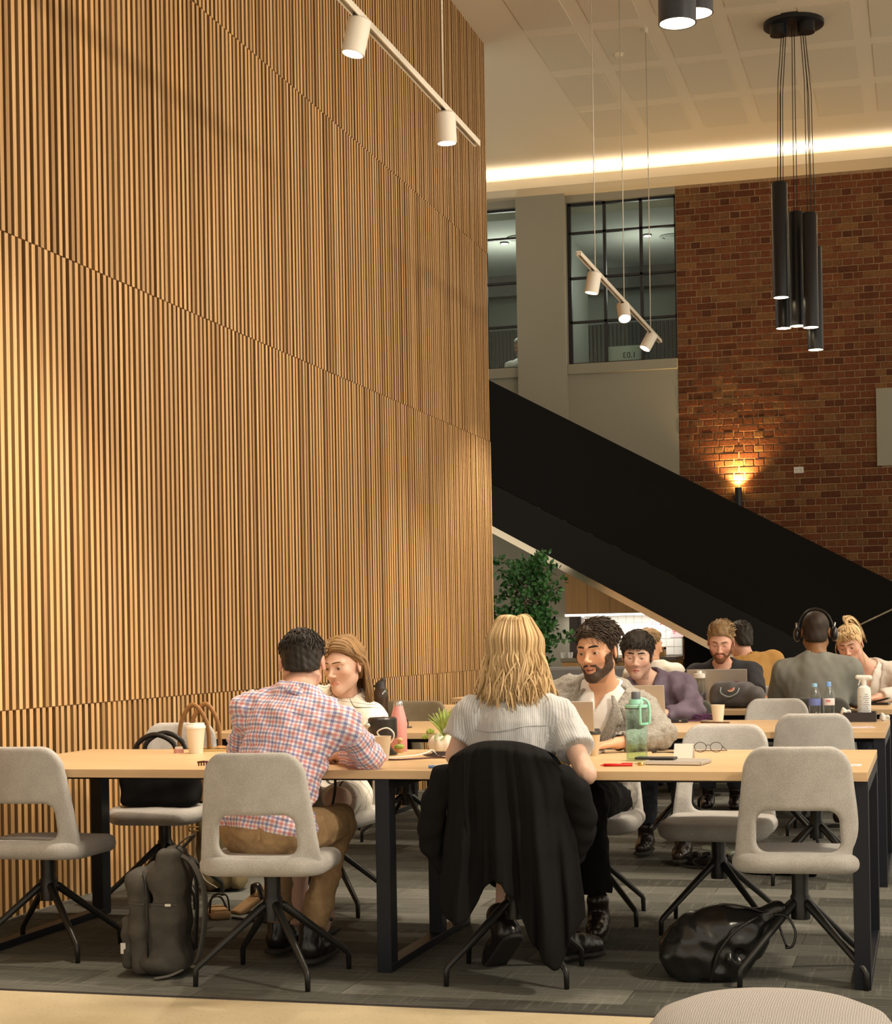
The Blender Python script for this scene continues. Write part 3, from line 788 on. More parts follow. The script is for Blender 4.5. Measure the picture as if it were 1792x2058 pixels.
# ------------------------------------------------------------------ tables
TZ = .75
def table(y0, y1, label, x0=-3.73, x1=-.208, frames=(-3.66, -1.955, -.235), lite=False):
    t = empty('long_table', ((x0+x1)/2, (y0+y1)/2, 0), 0, label, 'table', 'rows of long oak tables')
    cx, cy = (x0+x1)/2, (y0+y1)/2; hx, hy = (x1-x0)/2, (y1-y0)/2
    lohi('tabletop', (-hx, -hy, TZ-.033), (hx, hy, TZ), M_OAK, t, .002)
    for i, fx in enumerate(frames):
        f = empty('leg_frame', (fx-cx, 0, 0)); f.parent = t
        for y in (-hy+.05, hy-.05): lohi('leg', (-.0275, y-.04, .03), (.0275, y+.04, TZ-.034), M_NAVY, f, .002)
        if i == 1: lohi('leg', (-.0275, .12, .03), (.0275, .19, TZ-.034), M_NAVY, f, .002)
        lohi('floor_bar', (-.0275, -hy+.01, 0), (.0275, hy-.01, .032), M_NAVY, f, .002); lohi('top_bar', (-.0275, -hy+.09, TZ-.075), (.0275, hy-.09, TZ-.034), M_NAVY, f)
    lohi('rail', (-hx+.1, -.03, TZ-.085), (hx-.06, .03, TZ-.034), M_NAVY, t)
    return t
table(6.13, 7.30, 'long oak table at the front with plaid man and blonde woman seated')
table(8.62, 9.82, 'second long oak table, behind the man in the grey blazer')
table(11.1, 12.3, 'third long oak table, where the man with headphones sits')
table(13.6, 14.8, 'fourth long oak table, furthest from the front')

# ------------------------------------------------------------------ chairs
def fabric(name, c, rough=.95):
    m = mat(name, c, rough, spec=.15, sheen=.2); nt, b = nodes_of(m)
    tc = nt.nodes.new('ShaderNodeTexCoord'); mp = nt.nodes.new('ShaderNodeMapping'); nt.links.new(tc.outputs['Object'], mp.inputs[0])
    n = noise(nt, mp.outputs[0], 420, 3); n2 = noise(nt, mp.outputs[0], 14, 3)
    cc = mixc(nt, n, tuple(v*.72 for v in c), tuple(min(1, v*1.25) for v in c)); cc = mixc(nt, 1.0, cc, mixc(nt, n2, (.92, .91, .9), (1.06, 1.06, 1.06)), 'MULTIPLY')
    nt.links.new(cc, b.inputs['Base Color']); bump_to(nt, b, n, .35, .002); return m
M_GREY = fabric('grey_wool', (.43, .418, .400)); M_CREAMW = fabric('cream_wool', (.62, .55, .46)); M_TAN = fabric('olive_wool', (.23, .19, .125)); M_DGREY = fabric('dark_grey_wool', (.085, .085, .075))
M_LEG = mat('black_chair_leg', (.016, .016, .015), .38, .2)
def sd_rr(x, z, hx, hz, r):
    a = np.abs(x)-(hx-r); b = np.abs(z)-(hz-r)
    return np.sqrt(np.maximum(a, 0)**2+np.maximum(b, 0)**2)+np.minimum(np.maximum(a, b), 0)-r
def ext(d2, t, r):
    return np.sqrt(np.maximum(d2+r, 0)**2+np.maximum(t+r, 0)**2)+np.minimum(np.maximum(d2+r, t+r), 0)-r
def f_back(X, Y, Z):
    yc = -.205-.17*(Z-.45)+.95*X*X+0*X
    w = .221-.045*np.clip((Z-.45)/.39, 0, 1)
    d = sd_rr(X*(.221/w), Z-.625, .221, .217, .085)
    low = np.maximum(np.abs(X*(.221/w))-.221, np.abs(Z-.50)-.09)  # square the bottom corners
    d = np.minimum(d, low+0*d)
    d = -smin(-d, sd_rr(X*(1+.35*(Z-.54)), Z-.545, .142, .073, .04), .012)
    return ext(d, np.abs(Y-yc)-.021, .016)
def f_seat(X, Y, Z):
    d2 = sd_rr(X, Y+.005, .232-.0*Y, .235, .11)
    zc = .428-.10*np.maximum(Y-.12, 0)+.05*np.maximum(-Y-.1, 0)
    return ext(d2, np.abs(Z-zc)-.036-.006*np.clip(1-(X/.2)**2-(Y/.2)**2, 0, 1), .034)
BACK_ME = np_mesh('backrest', *sdf_vf(SDF().add(f_back, (-.24, -.32, .40), (.24, -.1, .85)), .008))
SEAT_ME = np_mesh('seat', *sdf_vf(SDF().add(f_seat, (-.24, -.25, .37), (.24, .24, .48)), .010))
def leg_mesh():
    pts = [(.012, .012, .275), (.03, .03, .262), (.200, .215, .070), (.206, .221, .058), (.207, .222, .0)]
    return from_vf('leg', *tube_vf(pts, [.016, .016, .0115, .0108, .0095], 10), M_LEG)
o = leg_mesh(); LEG_ME = o.data; bpy.data.objects.remove(o)
o = lathe('pedestal', [(0, .21), (.034, .21), (.036, .29), (.030, .30), (.030, .375), (.10, .385), (.10, .393), (0, .393)], M_LEG); PED_ME = o.data; bpy.data.objects.remove(o)
def chair(x, y, rz, label, fab=None, group='swivel chairs at the tables', swivel=0):
    c = empty('swivel_chair', (x, y, 0), R(rz), label, 'chair', group)
    for nm, me in (('seat', SEAT_ME), ('backrest', BACK_ME)):
        m = fab or M_GREY
        if me.get('fab') is None: me['fab'] = m.name; me.materials.append(m); mm = me
        elif me['fab'] == m.name: mm = me
        else:
            key = me.name+m.name
            mm = bpy.data.meshes.get(key)
            if mm is None: mm = me.copy(); mm.name = key; mm.materials.clear(); mm.materials.append(m)
        link(bpy.data.objects.new(nm, mm), c).rotation_euler = (0, 0, R(swivel))
    link(bpy.data.objects.new('pedestal', PED_ME), c)
    for k in range(4):
        l = link(bpy.data.objects.new('leg', LEG_ME), c); l.rotation_euler = (0, 0, k*math.pi/2)
    return c
chair(-3.42, 6.31, 2, 'grey swivel chair at the timber wall end of the front table, back to the viewer')
chair(-2.33, 5.98, -3, 'grey swivel chair the man in the plaid shirt sits on', swivel=10)
chair(-1.465, 6.17, 2, 'grey swivel chair under the black jacket')
chair(-.455, 6.33, 3, 'empty grey swivel chair in front, beside the leather bag')
chair(-3.52, 7.64, 184, 'grey swivel chair across the front table holding handbags')
chair(-2.66, 7.55, 176, 'grey swivel chair of the woman in the white blouse')
chair(-1.44, 7.50, 183, 'grey swivel chair of the man in the grey blazer')
chair(-.86, 7.33, 178, 'empty grey swivel chair facing the viewer across the front table')
chair(-.55, 8.83, 2, 'grey swivel chair tucked in at the second table end, its back to the viewer')
chair(-1.40, 10.17, 184, 'grey swivel chair of the man in the purple shirt', M_DGREY)
chair(-.86, 10.30, 184, 'grey swivel chair standing before the man with headphones')
chair(-.62, 10.93, -4, 'dark grey swivel chair of the man with headphones', M_DGREY)
chair(-3.12, 10.30, 174, 'olive swivel chair standing behind the pink bottle', M_TAN)
chair(-3.40, 10.98, 8, 'olive swivel chair half hidden behind the brown shaker bottle', M_TAN)
chair(-1.38, 12.60, 180, 'grey swivel chair of the man in the black T-shirt')
chair(-1.17, 13.37, 0, 'grey swivel chair of the man in the mustard T-shirt')
chair(-.34, 12.55, 180, 'grey swivel chair of the ponytail woman')
chair(.02, 13.25, 10, 'cream swivel chair at the far table beside the ponytail woman', M_CREAMW)
chair(-2.03, 13.38, 0, 'grey swivel chair of the person in the white T-shirt')
# ------------------------------------------------------------------ people
def A(*v): return np.array(v, float)
def unit(v): v = np.array(v, float); return v/np.linalg.norm(v)
def skin_mat(name, c):
    m = mat(name, c, .48, spec=.35, bump=(500, .06)); nt, b = nodes_of(m)
    b.inputs['Subsurface Weight'].default_value = .12; b.inputs['Subsurface Radius'].default_value = (.01, .004, .002); b.inputs['Subsurface Scale'].default_value = .6
    attr_color(m, 'tint'); return m
def hair_mat(name, c0, c1):
    m = mat(name, c0, .58, spec=.25); nt, b = nodes_of(m)
    a = nt.nodes.new('ShaderNodeAttribute'); a.attribute_name = 'tone'
    nt.links.new(mixc(nt, a.outputs['Fac'], c0, c1), b.inputs['Base Color']); return m
def head_frame(c, yaw, pitch, roll, s):
    """columns: right, forward, up; pitch > 0 looks down"""
    Rm = Matrix.Rotation(R(yaw), 3, 'Z') @ Matrix.Rotation(R(roll), 3, 'Y') @ Matrix.Rotation(R(-pitch), 3, 'X')
    Rn = np.array(Rm)
    return dict(c=np.array(c, float), R=Rn, s=s, P=lambda x, y, z: np.array(c, float)+Rn@(np.array((x, y, z), float)*s))
def hcoords(H, X, Y, Z):
    x, y, z = (X-H['c'][0])/H['s'], (Y-H['c'][1])/H['s'], (Z-H['c'][2])/H['s']; M = H['R']
    return (M[0, 0]*x+M[1, 0]*y+M[2, 0]*z, M[0, 1]*x+M[1, 1]*y+M[2, 1]*z, M[0, 2]*x+M[1, 2]*y+M[2, 2]*z)
def head_prims(S, H, off=0, ears=True, fem=False, face=True, mouth_open=0, lids=.3, jaw=1.0, sm=0):
    P, s, M = H['P'], H['s'], H['R']
    def cone(a, b, ra, rb, k=.012, op='u'): S.cone(P(*a), P(*b), ra*s+off, rb*s+off, k*s, op)
    def ell(c, r, k=.012, op='u', rot=None): S.ell(P(*c), np.array(r)*s+off, k*s, op, M if rot is None else M@np.array(rot))
    ell((0, -.014, .036), (.0745, .094, .082))
    ell((0, .020, -.018), (.0635, .070, .088), .03)
    jw = jaw*(.92 if fem else 1)
    for q in (-1, 1):
        cone((0, .056, -.092), (q*.050*jw, -.004, -.058), .021, .017, .03)
        ell((q*.043, .054, -.018), (.021, .021, .022), .02)
    ell((0, .071, -.098), (.022*jw, .019, .019), .022)
    if face:
        for q in (-1, 1):
            cone((q*.010, .084, .023), (q*.046, .068, .026), .010 if not fem else .008, .008, .014)
            ell((q*.031, .090, .004), (.018, .013, .012), .012, 's')
            if not fem: pass
            # upper lid and lower lid round the eyeball
            e = P(q*.031, .0705, .003); rr = .0150*s+off; up = M[:, 2]; fw = M[:, 1]
            def lid(X, Y, Z, e=e, rr=rr):
                x, y, z = X-e[0], Y-e[1], Z-e[2]
                d = np.sqrt(x*x+y*y+z*z)-rr
                h = x*up[0]+y*up[1]+z*up[2]
                return np.minimum(np.maximum(d, (.0115*(1-2*lids)*s-h)), np.maximum(d, h+.0068*s))
            S.add(lid, e-rr, e+rr, .003*s)
        cone((0, .083, .016), (0, .1055, -.026), .0068, .0088, .010)
        ell((0, .108, -.029), (.0098, .0095, .0085), .008)
        for q in (-1, 1): ell((q*.0115, .097, -.033), (.0075, .0095, .0070), .006); ell((q*.0062, .1035, -.0385), (.0032, .0045, .003), .003, 's')
        mo = mouth_open
        for q in (-1, 1):
            cone((0, .0900, -.0595), (q*(.021+sm), .0805-sm*.6, -.0635+sm*.9), .0044, .0024, .005)
            cone((0, .0880, -.0705-mo), (q*(.019+sm), .0800-sm*.6, -.0660-mo*.4+sm*.9), .0050, .0026, .005)
            cone((0, .0965, -.0655-mo*.4), (q*(.019+sm), .0865-sm*.6, -.0648-mo*.2+sm*.9), .0013+mo*.45, .001+mo*.2, .002, 's')
        ell((0, .0885, -.047), (.004, .004, .010), .006, 's')
    if ears:
        for q in (-1, 1):
            rot = np.array(Matrix.Rotation(R(-q*22), 3, 'Z') @ Matrix.Rotation(R(10), 3, 'X'))
            ell((q*.0785, -.014, -.004), (.0075, .019, .031), .005, 'u', rot)
            ell((q*.0865, -.009, .000), (.005, .010, .018), .005, 's', rot)
def hand_prims(S, w, d, n, side, curl=.5, sc=1.0, spread=.1):
    """w wrist, d pointing direction, n back-of-hand normal, side +1 right hand / -1 left hand"""
    d = unit(d); n = unit(np.array(n)-d*np.dot(n, d)); t = np.cross(d, n)*side      # t points to the thumb side
    t = -t
    for q in (-1, 0, 1): S.cone(w+t*q*.012*sc, w+d*.078*sc+t*q*.026*sc, .0155*sc, .0125*sc, .012)
    for i, (off, L) in enumerate(((.030, .95), (.010, 1.05), (-.010, 1.0), (-.029, .8))):
        p = w+d*.080*sc+t*off*sc; dd = unit(d+t*off*spread*8); a = 0
        for L0, r0, r1, c in ((.040, .0092, .0084, .35), (.025, .0084, .0076, .75), (.019, .0076, .0062, .5)):
            a += curl*c; v = dd*math.cos(a)-n*math.sin(a); e = p+v*L0*L*sc
            S.cone(p, e, r0*sc, r1*sc, .004); p = e
    p = w+d*.022*sc+t*.022*sc
    for v, L, r0, r1 in ((unit(d*.6+t*.75-n*.25), .042, .0125, .0105), (unit(d*.85+t*.35-n*.35), .030, .0102, .0088), (unit(d*.95-n*.3), .022, .0088, .0068)):
        e = p+v*L*sc; S.cone(p, e, r0*sc, r1*sc, .006); p = e

def torso_frame(P):
    r = A(math.cos(R(P['face'])), math.sin(R(P['face'])), 0); hip, N = P['hip'], P['N']
    s = unit(N-hip); r = unit(r-s*np.dot(r, s)); f = np.cross(s, r)
    return r, f, s, np.stack([r, f, s], 1)
def shoulders(P):
    r, f, s, M = torso_frame(P); sw = P.get('sw', .19); d = P.get('drop', .06)
    return P['N']-s*d+r*sw, P['N']-s*d-r*sw
def torso_prims(S, P, off=0, k=.04):
    r, f, s, M = torso_frame(P); hip, N = P['hip'], P['N']; L = np.linalg.norm(N-hip); g = P.get('girth', 1.0); fem = P.get('fem')
    pel = hip+A(0, 0, -.005)
    S.ell(pel, A(.172*g*(1.03 if fem else 1)+off, .122*g+off, .115+off), k, 'u', M)
    S.ell(hip+s*L*.36+f*.005, A(.142*g*(.9 if fem else 1)+off, .105*g+off, .17+off), k*1.6, 'u', M)
    S.ell(hip+s*L*.70+f*.005, A(.162*g*(.93 if fem else 1)+off, .112*g+off, .165+off), k*1.6, 'u', M)
    if fem:
        for q in (-1, 1): S.ell(hip+s*L*.68+f*.085+r*q*.068, A(.058, .045, .055)+off, .04, 'u', M)
    a, b = shoulders(P)
    S.cone(a-r*.035-f*.005, b+r*.035-f*.005, .052*g+off, .052*g+off, k*1.6)
    S.cone(N+s*.0-f*.012, N-s*.10-f*.01, .058+off, .10+off, k)
    # trapezius
    for q, sh in ((1, a), (-1, b)): S.cone(N+s*.01-f*.018+r*q*.03, sh-r*q*.03, .040+off, .038+off, k)
def arm_prims(S, P, off=0, q=0, upto=2.0, k=.02, off2=None):
    """upto: 1 = elbow, 2 = wrist; flat-ended there"""
    a, b = shoulders(P); g = P.get('arm', 1.0)
    for i, (sh, key) in enumerate(((a, 'R'), (b, 'L'))):
        if q and (1 if i == 0 else -1) != q: continue
        e, w = P['elb'+key], P['wri'+key]
        u1 = min(upto, 1.0)
        o2 = off if off2 is None else off2
        S.cone(sh, sh+(e-sh)*u1, .050*g+off, (.050+(.037-.050)*u1)*g+o2, k*1.5, clip=1.0 if upto < 1 else None)
        if upto > 1:
            u2 = upto-1; S.cone(e, e+(w-e)*u2, .037*g+o2, (.038+(.025-.038)*u2)*g+o2, k, clip=1.0 if upto < 2 or off else None)
def leg_prims(S, P, off=0, upto=2.0, k=.03, flare=0):
    r, f, s, M = torso_frame(P); g = P.get('leg', 1.0)
    for q, key in ((1, 'R'), (-1, 'L')):
        h = P['hip']+r*q*.088+A(0, 0, -.01); kn, an = P['kne'+key], P['ank'+key]
        u1 = min(upto, 1); S.cone(h, h+(kn-h)*u1, .082*g+off, (.082+(.056-.082)*u1)*g+off+flare*u1, k*1.5, clip=1.0 if upto < 1 else None)
        if upto > 1:
            u2 = upto-1; S.cone(kn, kn+(an-kn)*u2, .055*g+off, (.052+(.036-.052)*u2)*g+off+flare, k, clip=1.0 if off else None)
def foot_prims(S, P, off=0, heel=0):
    for key in 'RL':
        an = P['ank'+key]; d = unit(P.get('toe'+key, A(-math.sin(R(P['face'])), math.cos(R(P['face'])), 0))); dn = A(0, 0, -1); dn = unit(dn-d*np.dot(dn, d))
        S.cone(an, an+dn*.045-d*.015, .036+off, .032+off, .02); S.cone(an+dn*.045-d*.02, an+d*.13+dn*.062, .033+off, .026+off, .025); S.cone(an+d*.08+dn*.052, an+d*.175+dn*.064, .036+off, .024+off, .02)

def seam_on(build, pts, m, back=True, rad=.0013):
    """thin stitched seam lying on a garment; pts = (across, along from neck)"""
    def fn(root, P, org, H):
        r, f, s, M = torso_frame(P); N = P['N']; S = SDF(); build(S, P); q = -1 if back else 1; out = []
        for u, t in pts:
            v = np.linspace(0, .26, 131); p = N[:, None]+r[:, None]*u+s[:, None]*t+f[:, None]*v*q; d = np.full(v.shape, .3)
            for g, lo, hi, k, op in S.ops: d = smin(d, g(p[0], p[1], p[2]), k)
            i = np.where(d < 0)[0]; out.append(N+r*u+s*t+f*q*((v[i[-1]] if len(i) else 0)+.0015)-org)
        tube('seam', out, rad, m, root, 5)
    return fn
def set_tint(o, fn):
    me = o.data; n = len(me.vertices); co = np.empty(n*3, np.float32); me.vertices.foreach_get('co', co); co = co.reshape(-1, 3)
    c = fn(co); at = me.attributes.new('tint', 'FLOAT_COLOR', 'POINT'); at.data.foreach_set('color', np.concatenate([c, np.ones((n, 1))], 1).astype(np.float32).ravel())
def set_tone(o, vals):
    at = o.data.attributes.new('tone', 'FLOAT', 'POINT'); at.data.foreach_set('value', np.asarray(vals, np.float32))
def set_pattern(o, P, extra=None):
    """pattern coordinates following torso and sleeves (x across, y along)"""
    me = o.data; n = len(me.vertices); co = np.empty(n*3, np.float32); me.vertices.foreach_get('co', co); co = co.reshape(-1, 3).astype(float)
    r, f, s, M = torso_frame(P); a, b = shoulders(P); org = P['org']
    q = co+org-P['hip']; uv = np.zeros((n, 3)); x, y, z = q@r, q@f, q@s
    ang = np.arctan2(x, -y if P.get('pat_back', True) else y)
    uv[:, 0] = x*.45+ang*.075; uv[:, 1] = z; best = np.full(n, .105)
    segs = []
    for sh, key in ((a, 'R'), (b, 'L')): segs += [(sh, P['elb'+key], 0), (P['elb'+key], P['wri'+key], 1)]
    if extra: segs += extra
    for s0, s1, wh in segs:
        d = s1-s0; L = np.linalg.norm(d); d = d/L; p = co+org-s0; t = p@d; rad = p-np.outer(t, d); dist = np.linalg.norm(rad, axis=1)
        m = (t > (.07 if wh == 0 else 0)) & (t < L+.05) & (dist < np.minimum(best, .085))
        e1 = unit(np.cross(d, A(0, 0, 1)) if abs(d[2]) < .95 else np.cross(d, A(0, 1, 0))); e2 = np.cross(d, e1)
        an = np.arctan2(rad@e1, rad@e2)*.055
        uv[m, 0] = an[m]; uv[m, 1] = (t+wh*.28)[m]; best[m] = dist[m]
    at = me.attributes.new('pat', 'FLOAT_VECTOR', 'POINT'); at.data.foreach_set('vector', uv.astype(np.float32).ravel())

EYE_ME = {}
def eye_mesh(col):
    if col in EYE_ME: return EYE_ME[col]
    bm = bmesh.new(); bmesh.ops.create_uvsphere(bm, u_segments=20, v_segments=24, radius=.0128, matrix=Matrix.Rotation(R(-90), 4, 'X'))
    me = bpy.data.meshes.new('eye'); bm.to_mesh(me); bm.free()
    for m in (mat('eye_white', (.46, .40, .35), .3), mat('eye_iris_%d' % len(EYE_ME), col, .15), mat('eye_pupil', (.005, .005, .005), .1)): me.materials.append(m)
    for p in me.polygons:
        p.use_smooth = True; c = p.center; a = math.atan2(math.hypot(c.x, c.z), c.y)
        p.material_index = 2 if a < .24 else (1 if a < .52 else 0)
    EYE_ME[col] = me; return me

def locks_mesh(name, paths, m, parent, n=5, flat=(1, .55), seed=0):
    """paths: list of (points, radii, tone)"""
    V, F, T = [], [], []
    for pts, rad, tn in paths:
        v, f = tube_vf(pts, rad, n, True, flat); o = len(V); V += v; F += [tuple(i+o for i in ff) for ff in f]; T += [tn]*len(v)
    o = from_vf(name, V, F, m, parent, True); set_tone(o, T); return o
def scalp_point(H, az, pol, off=0):
    """az 0 = back of the head, +90 = right ear side; pol 0 = crown"""
    x = math.sin(R(az))*math.sin(R(pol)); y = -math.cos(R(az))*math.sin(R(pol)); z = math.cos(R(pol))
    return H['P'](x*(.0745+off), -.014+y*(.094+off), .036+z*(.082+off))

HAIRLINE = ([-.13, -.085, -.055, -.03, -.012, .012, .03, .045, .07, .1], [-.070, -.070, -.062, .010, .018, -.012, .012, .045, .066, .074])
def short_hair(name, H, m, parent, org, thick=.012, top=.010, h=.005, line=HAIRLINE, tufts=160, tuft_len=.03, flow=(0, 1, 0), seed=0, rough=.0035, lift=.25, fringe=0, buzz=False):
    S = SDF(); P, s, M = H['P'], H['s'], H['R']
    S.ell(P(0, -.015, .036), A(.0745+thick*.75, .094+thick*.9, .082+thick)*s, .01, 'u', M); S.ell(P(0, -.035, -.03), A(.066+thick*.5, .066+thick*.6, .075)*s, .02*s, 'u', M)
    if top: S.ell(P(0, .012, .085), A(.055, .070, .028+top)*s, .03*s, 'u', M)
    nz = wrinkle(rough, .02, seed, (1, 1, .6), 6)
    lx, lz = line
    def post(D, X, Y, Z):
        x, y, z = hcoords(H, X, Y, Z)
        zl = np.interp(np.broadcast_to(y, D.shape).ravel(), lx, lz).reshape(D.shape)+.010*np.clip(np.abs(x)-.045, 0, 1)/.03*(y > .04)*-1
        D = np.maximum(D, (zl-z)*.7*s)
        if fringe: pass
        return D
    V, F = sdf_vf(S, h, disp=nz, post=post)
    o = mesh_obj(name, np_mesh(name, V-org, F), m, parent)
    rg = np.random.RandomState(seed+5); tn = .35+.3*np.sin(V[:, 0]*140+V[:, 2]*60)*.5+rg.normal(0, .1, len(V)); set_tone(o, np.clip(tn, 0, 1))
    if tufts and not buzz:
        paths = []; fl = np.array(flow, float)
        for i in range(tufts):
            az = rg.uniform(-180, 180); pol = math.degrees(math.acos(rg.uniform(.05, 1)))
            p = scalp_point(H, az, pol, thick*.75)
            loc = (H['R'].T@(p-H['c']))/s
            if loc[2] < np.interp(loc[1], lx, lz)+.012: continue
            nrm = unit(H['R']@(A(loc[0], loc[1]+.014, loc[2]-.036)/A(.0745, .094, .082)))
            d = H['R']@(fl+A(rg.normal(0, .35), rg.normal(0, .35), -.35*(1-max(0, loc[2]/.1)))); d = d-nrm*np.dot(d, nrm)*.9; d = unit(d)
            L = tuft_len*rg.uniform(.6, 1.2)*(1.25 if loc[2] > .07 else .7)
            pts = [p-nrm*.004, p+d*L*.4+nrm*L*lift*1.2, p+d*L*.8+nrm*L*lift*1.1-A(0, 0, .002), p+d*L+nrm*L*lift*.6]
            paths.append(([q-org for q in pts], [.0034*s, .0037*s, .0026*s, .0007], rg.uniform(0, 1)))
        locks_mesh('hair_tufts', paths, m, o, 4)
    return o

def person(P, label, skin, parts):
    """P: joints in world space. Returns the root Empty; body is one skin"""
    org = A(P['hip'][0], P['hip'][1], P.get('floor', 0)); P['org'] = org; H = P['H']
    root = empty('person', org, 0, label, 'person')
    S = SDF(); torso_prims(S, P, -.008); arm_prims(S, P); leg_prims(S, P, -.004 if not P.get('bare_legs') else 0); foot_prims(S, P, -.004)
    S.cone(P['N']-A(0, 0, .01), H['P'](0, -.022, -.045), .056*P.get('neck', 1), .053*P.get('neck', 1), .03)
    head_prims(S, H, 0, True, P.get('fem'), P.get('show_face', True), P.get('mouth', 0), P.get('lids', .3), P.get('jaw', 1), P.get('smile', 0))
    for q, key in ((1, 'R'), (-1, 'L')):
        w, e = P['wri'+key], P['elb'+key]; d = P.get('hand'+key, w-e)
        hand_prims(S, w, d, P.get('hn'+key, A(0, 0, 1)), q, P.get('curl'+key, .5), P.get('hs', 1.0))
    hf = P.get('hres', .005); hb = P.get('bres', .012); boxes = []
    c = H['c']; boxes.append((c-.155*H['s'], c+.155*H['s'], hf))
    for key in 'RL':
        w = P['wri'+key]; d = unit(P.get('hand'+key, w-P['elb'+key])); boxes.append((w+d*.06-.115, w+d*.06+.115, P.get('hdres', .006)))
    Vs, Fs = [], []; n0 = 0
    for lo, hi, h in boxes:
        V, F = sdf_vf(S, h, lo=lo, hi=hi); Vs.append(V); Fs.append(F+n0); n0 += len(V)
    V, F = sdf_vf(S, hb)
    fc = V[F].mean(1); keep = np.ones(len(F), bool)
    for lo, hi, h in boxes: keep &= ~np.all((fc > np.array(lo)+hb*.9) & (fc < np.array(hi)-hb*.9), axis=1)
    Vs.append(V); Fs.append(F[keep]+n0); V = np.concatenate(Vs)-org; F = np.concatenate(Fs)
    body = mesh_obj('body', np_mesh('body', V, F), skin, root)
    def tint(co):
        x, y, z = hcoords(H, co[:, 0]+org[0], co[:, 1]+org[1], co[:, 2]+org[2]); c = np.ones((len(co), 3))
        def blend(m, col): 
            for i in range(3): c[:, i] = c[:, i]*(1-m)+c[:, i]*col[i]*m
        mo = P.get('mouth', 0)
        zc = -.0640-mo*.5; lip = np.clip(1.6-np.sqrt((x/.023)**2+((z-zc)/(.0095+mo*.9))**2)*1.25, 0, 1)*(y > .076); blend(lip, P.get('lip', (.80, .50, .50)))
        if mo:
            mm = np.clip(2.2-np.sqrt((x/.017)**2+((z+.0650+mo*.4)/(.0016+mo*.55))**2)*1.6, 0, 1)*(y > .07); blend(mm, (.25, .10, .10))
        for q in (-1, 1):
            blend(.5*np.exp(-(((x-q*.042)/.02)**2+((z+.025)/.02)**2))*(y > .04), (1.0, .80, .78)); blend(.6*np.exp(-(((x-q*.083)/.012)**2+((z)/.035)**2+((y+.014)/.03)**2)), (1.0, .72, .68))
            blend(.45*np.exp(-(((x-q*.031)/.019)**2+((z-.004)/.012)**2))*(y > .05), (.72, .62, .60))
        blend(.4*np.exp(-((x/.014)**2+((z+.03)/.014)**2))*(y > .09), (1.0, .80, .76))
        st = P.get('stubble', 0)
        if st:
            reg = np.clip((-.034-.35*np.clip(y-.06, 0, 1)*0-z)/.012, 0, 1)*(y > -.015)*(z > -.135)
            side = ((np.abs(x) > .047) & (z < .005) & (z > -.06) & (y > .004) & (y < .05)).astype(float); blend(np.clip(np.maximum(reg, side)*st*(1-lip), 0, 1), P.get('stubble_col', (.45, .40, .40)))
        if P.get('nape'): blend(np.clip((z+.088)/.03, 0, 1)*np.clip((-.05-z)/.006, 0, 1)*(y < -.02)*.75, (.42, .38, .36))
        if P.get('scalp'):
            zl = np.interp(y, *HAIRLINE); blend(np.clip((z-zl)/.012, 0, 1)*.9, (.22, .2, .2))
        return c
    set_tint(body, tint)
    if P.get('show_face', True):
        for q in (-1, 1):
            e = link(bpy.data.objects.new('eye', eye_mesh(P.get('iris', (.06, .03, .015)))), root); e.location = H['P'](q*.031, .0705, .003)-org
            Me = Matrix(H['R'].tolist()) @ Matrix.Rotation(R(-P.get('gaze', (0, 0))[1]), 3, 'X') @ Matrix.Rotation(R(P.get('gaze', (0, 0))[0]), 3, 'Z')
            e.rotation_euler = Me.to_euler(); e.scale = (H['s'],)*3
            if P.get('brow'):
                pts = [H['P'](q*a, b, c_)-org for a, b, c_ in ((.011, .0950, .0270), (.026, .0900, .0300), (.040, .0805, .0295), (.050, .070, .0245))]
                bt = P.get('brow_t', 1.0); tube('eyebrow', spline(pts, 4), list(np.array([.0030]*4+[.0036]*4+[.003]*4+[.0012])*bt*H['s']), P['brow'], root, 6)
        if P.get('mouth', 0):
            mo = P['mouth']; pts = [H['P'](a, b, c_)-org for a, b, c_ in ((-.018, .0795, -.0610), (0, .0880, -.0640), (.018, .0795, -.0610))]
            tube('teeth', spline(pts, 3), .0028*H['s'], mat('teeth', (.75, .70, .62), .25), root, 6)
    for fn in parts: fn(root, P, org, H)
    return root

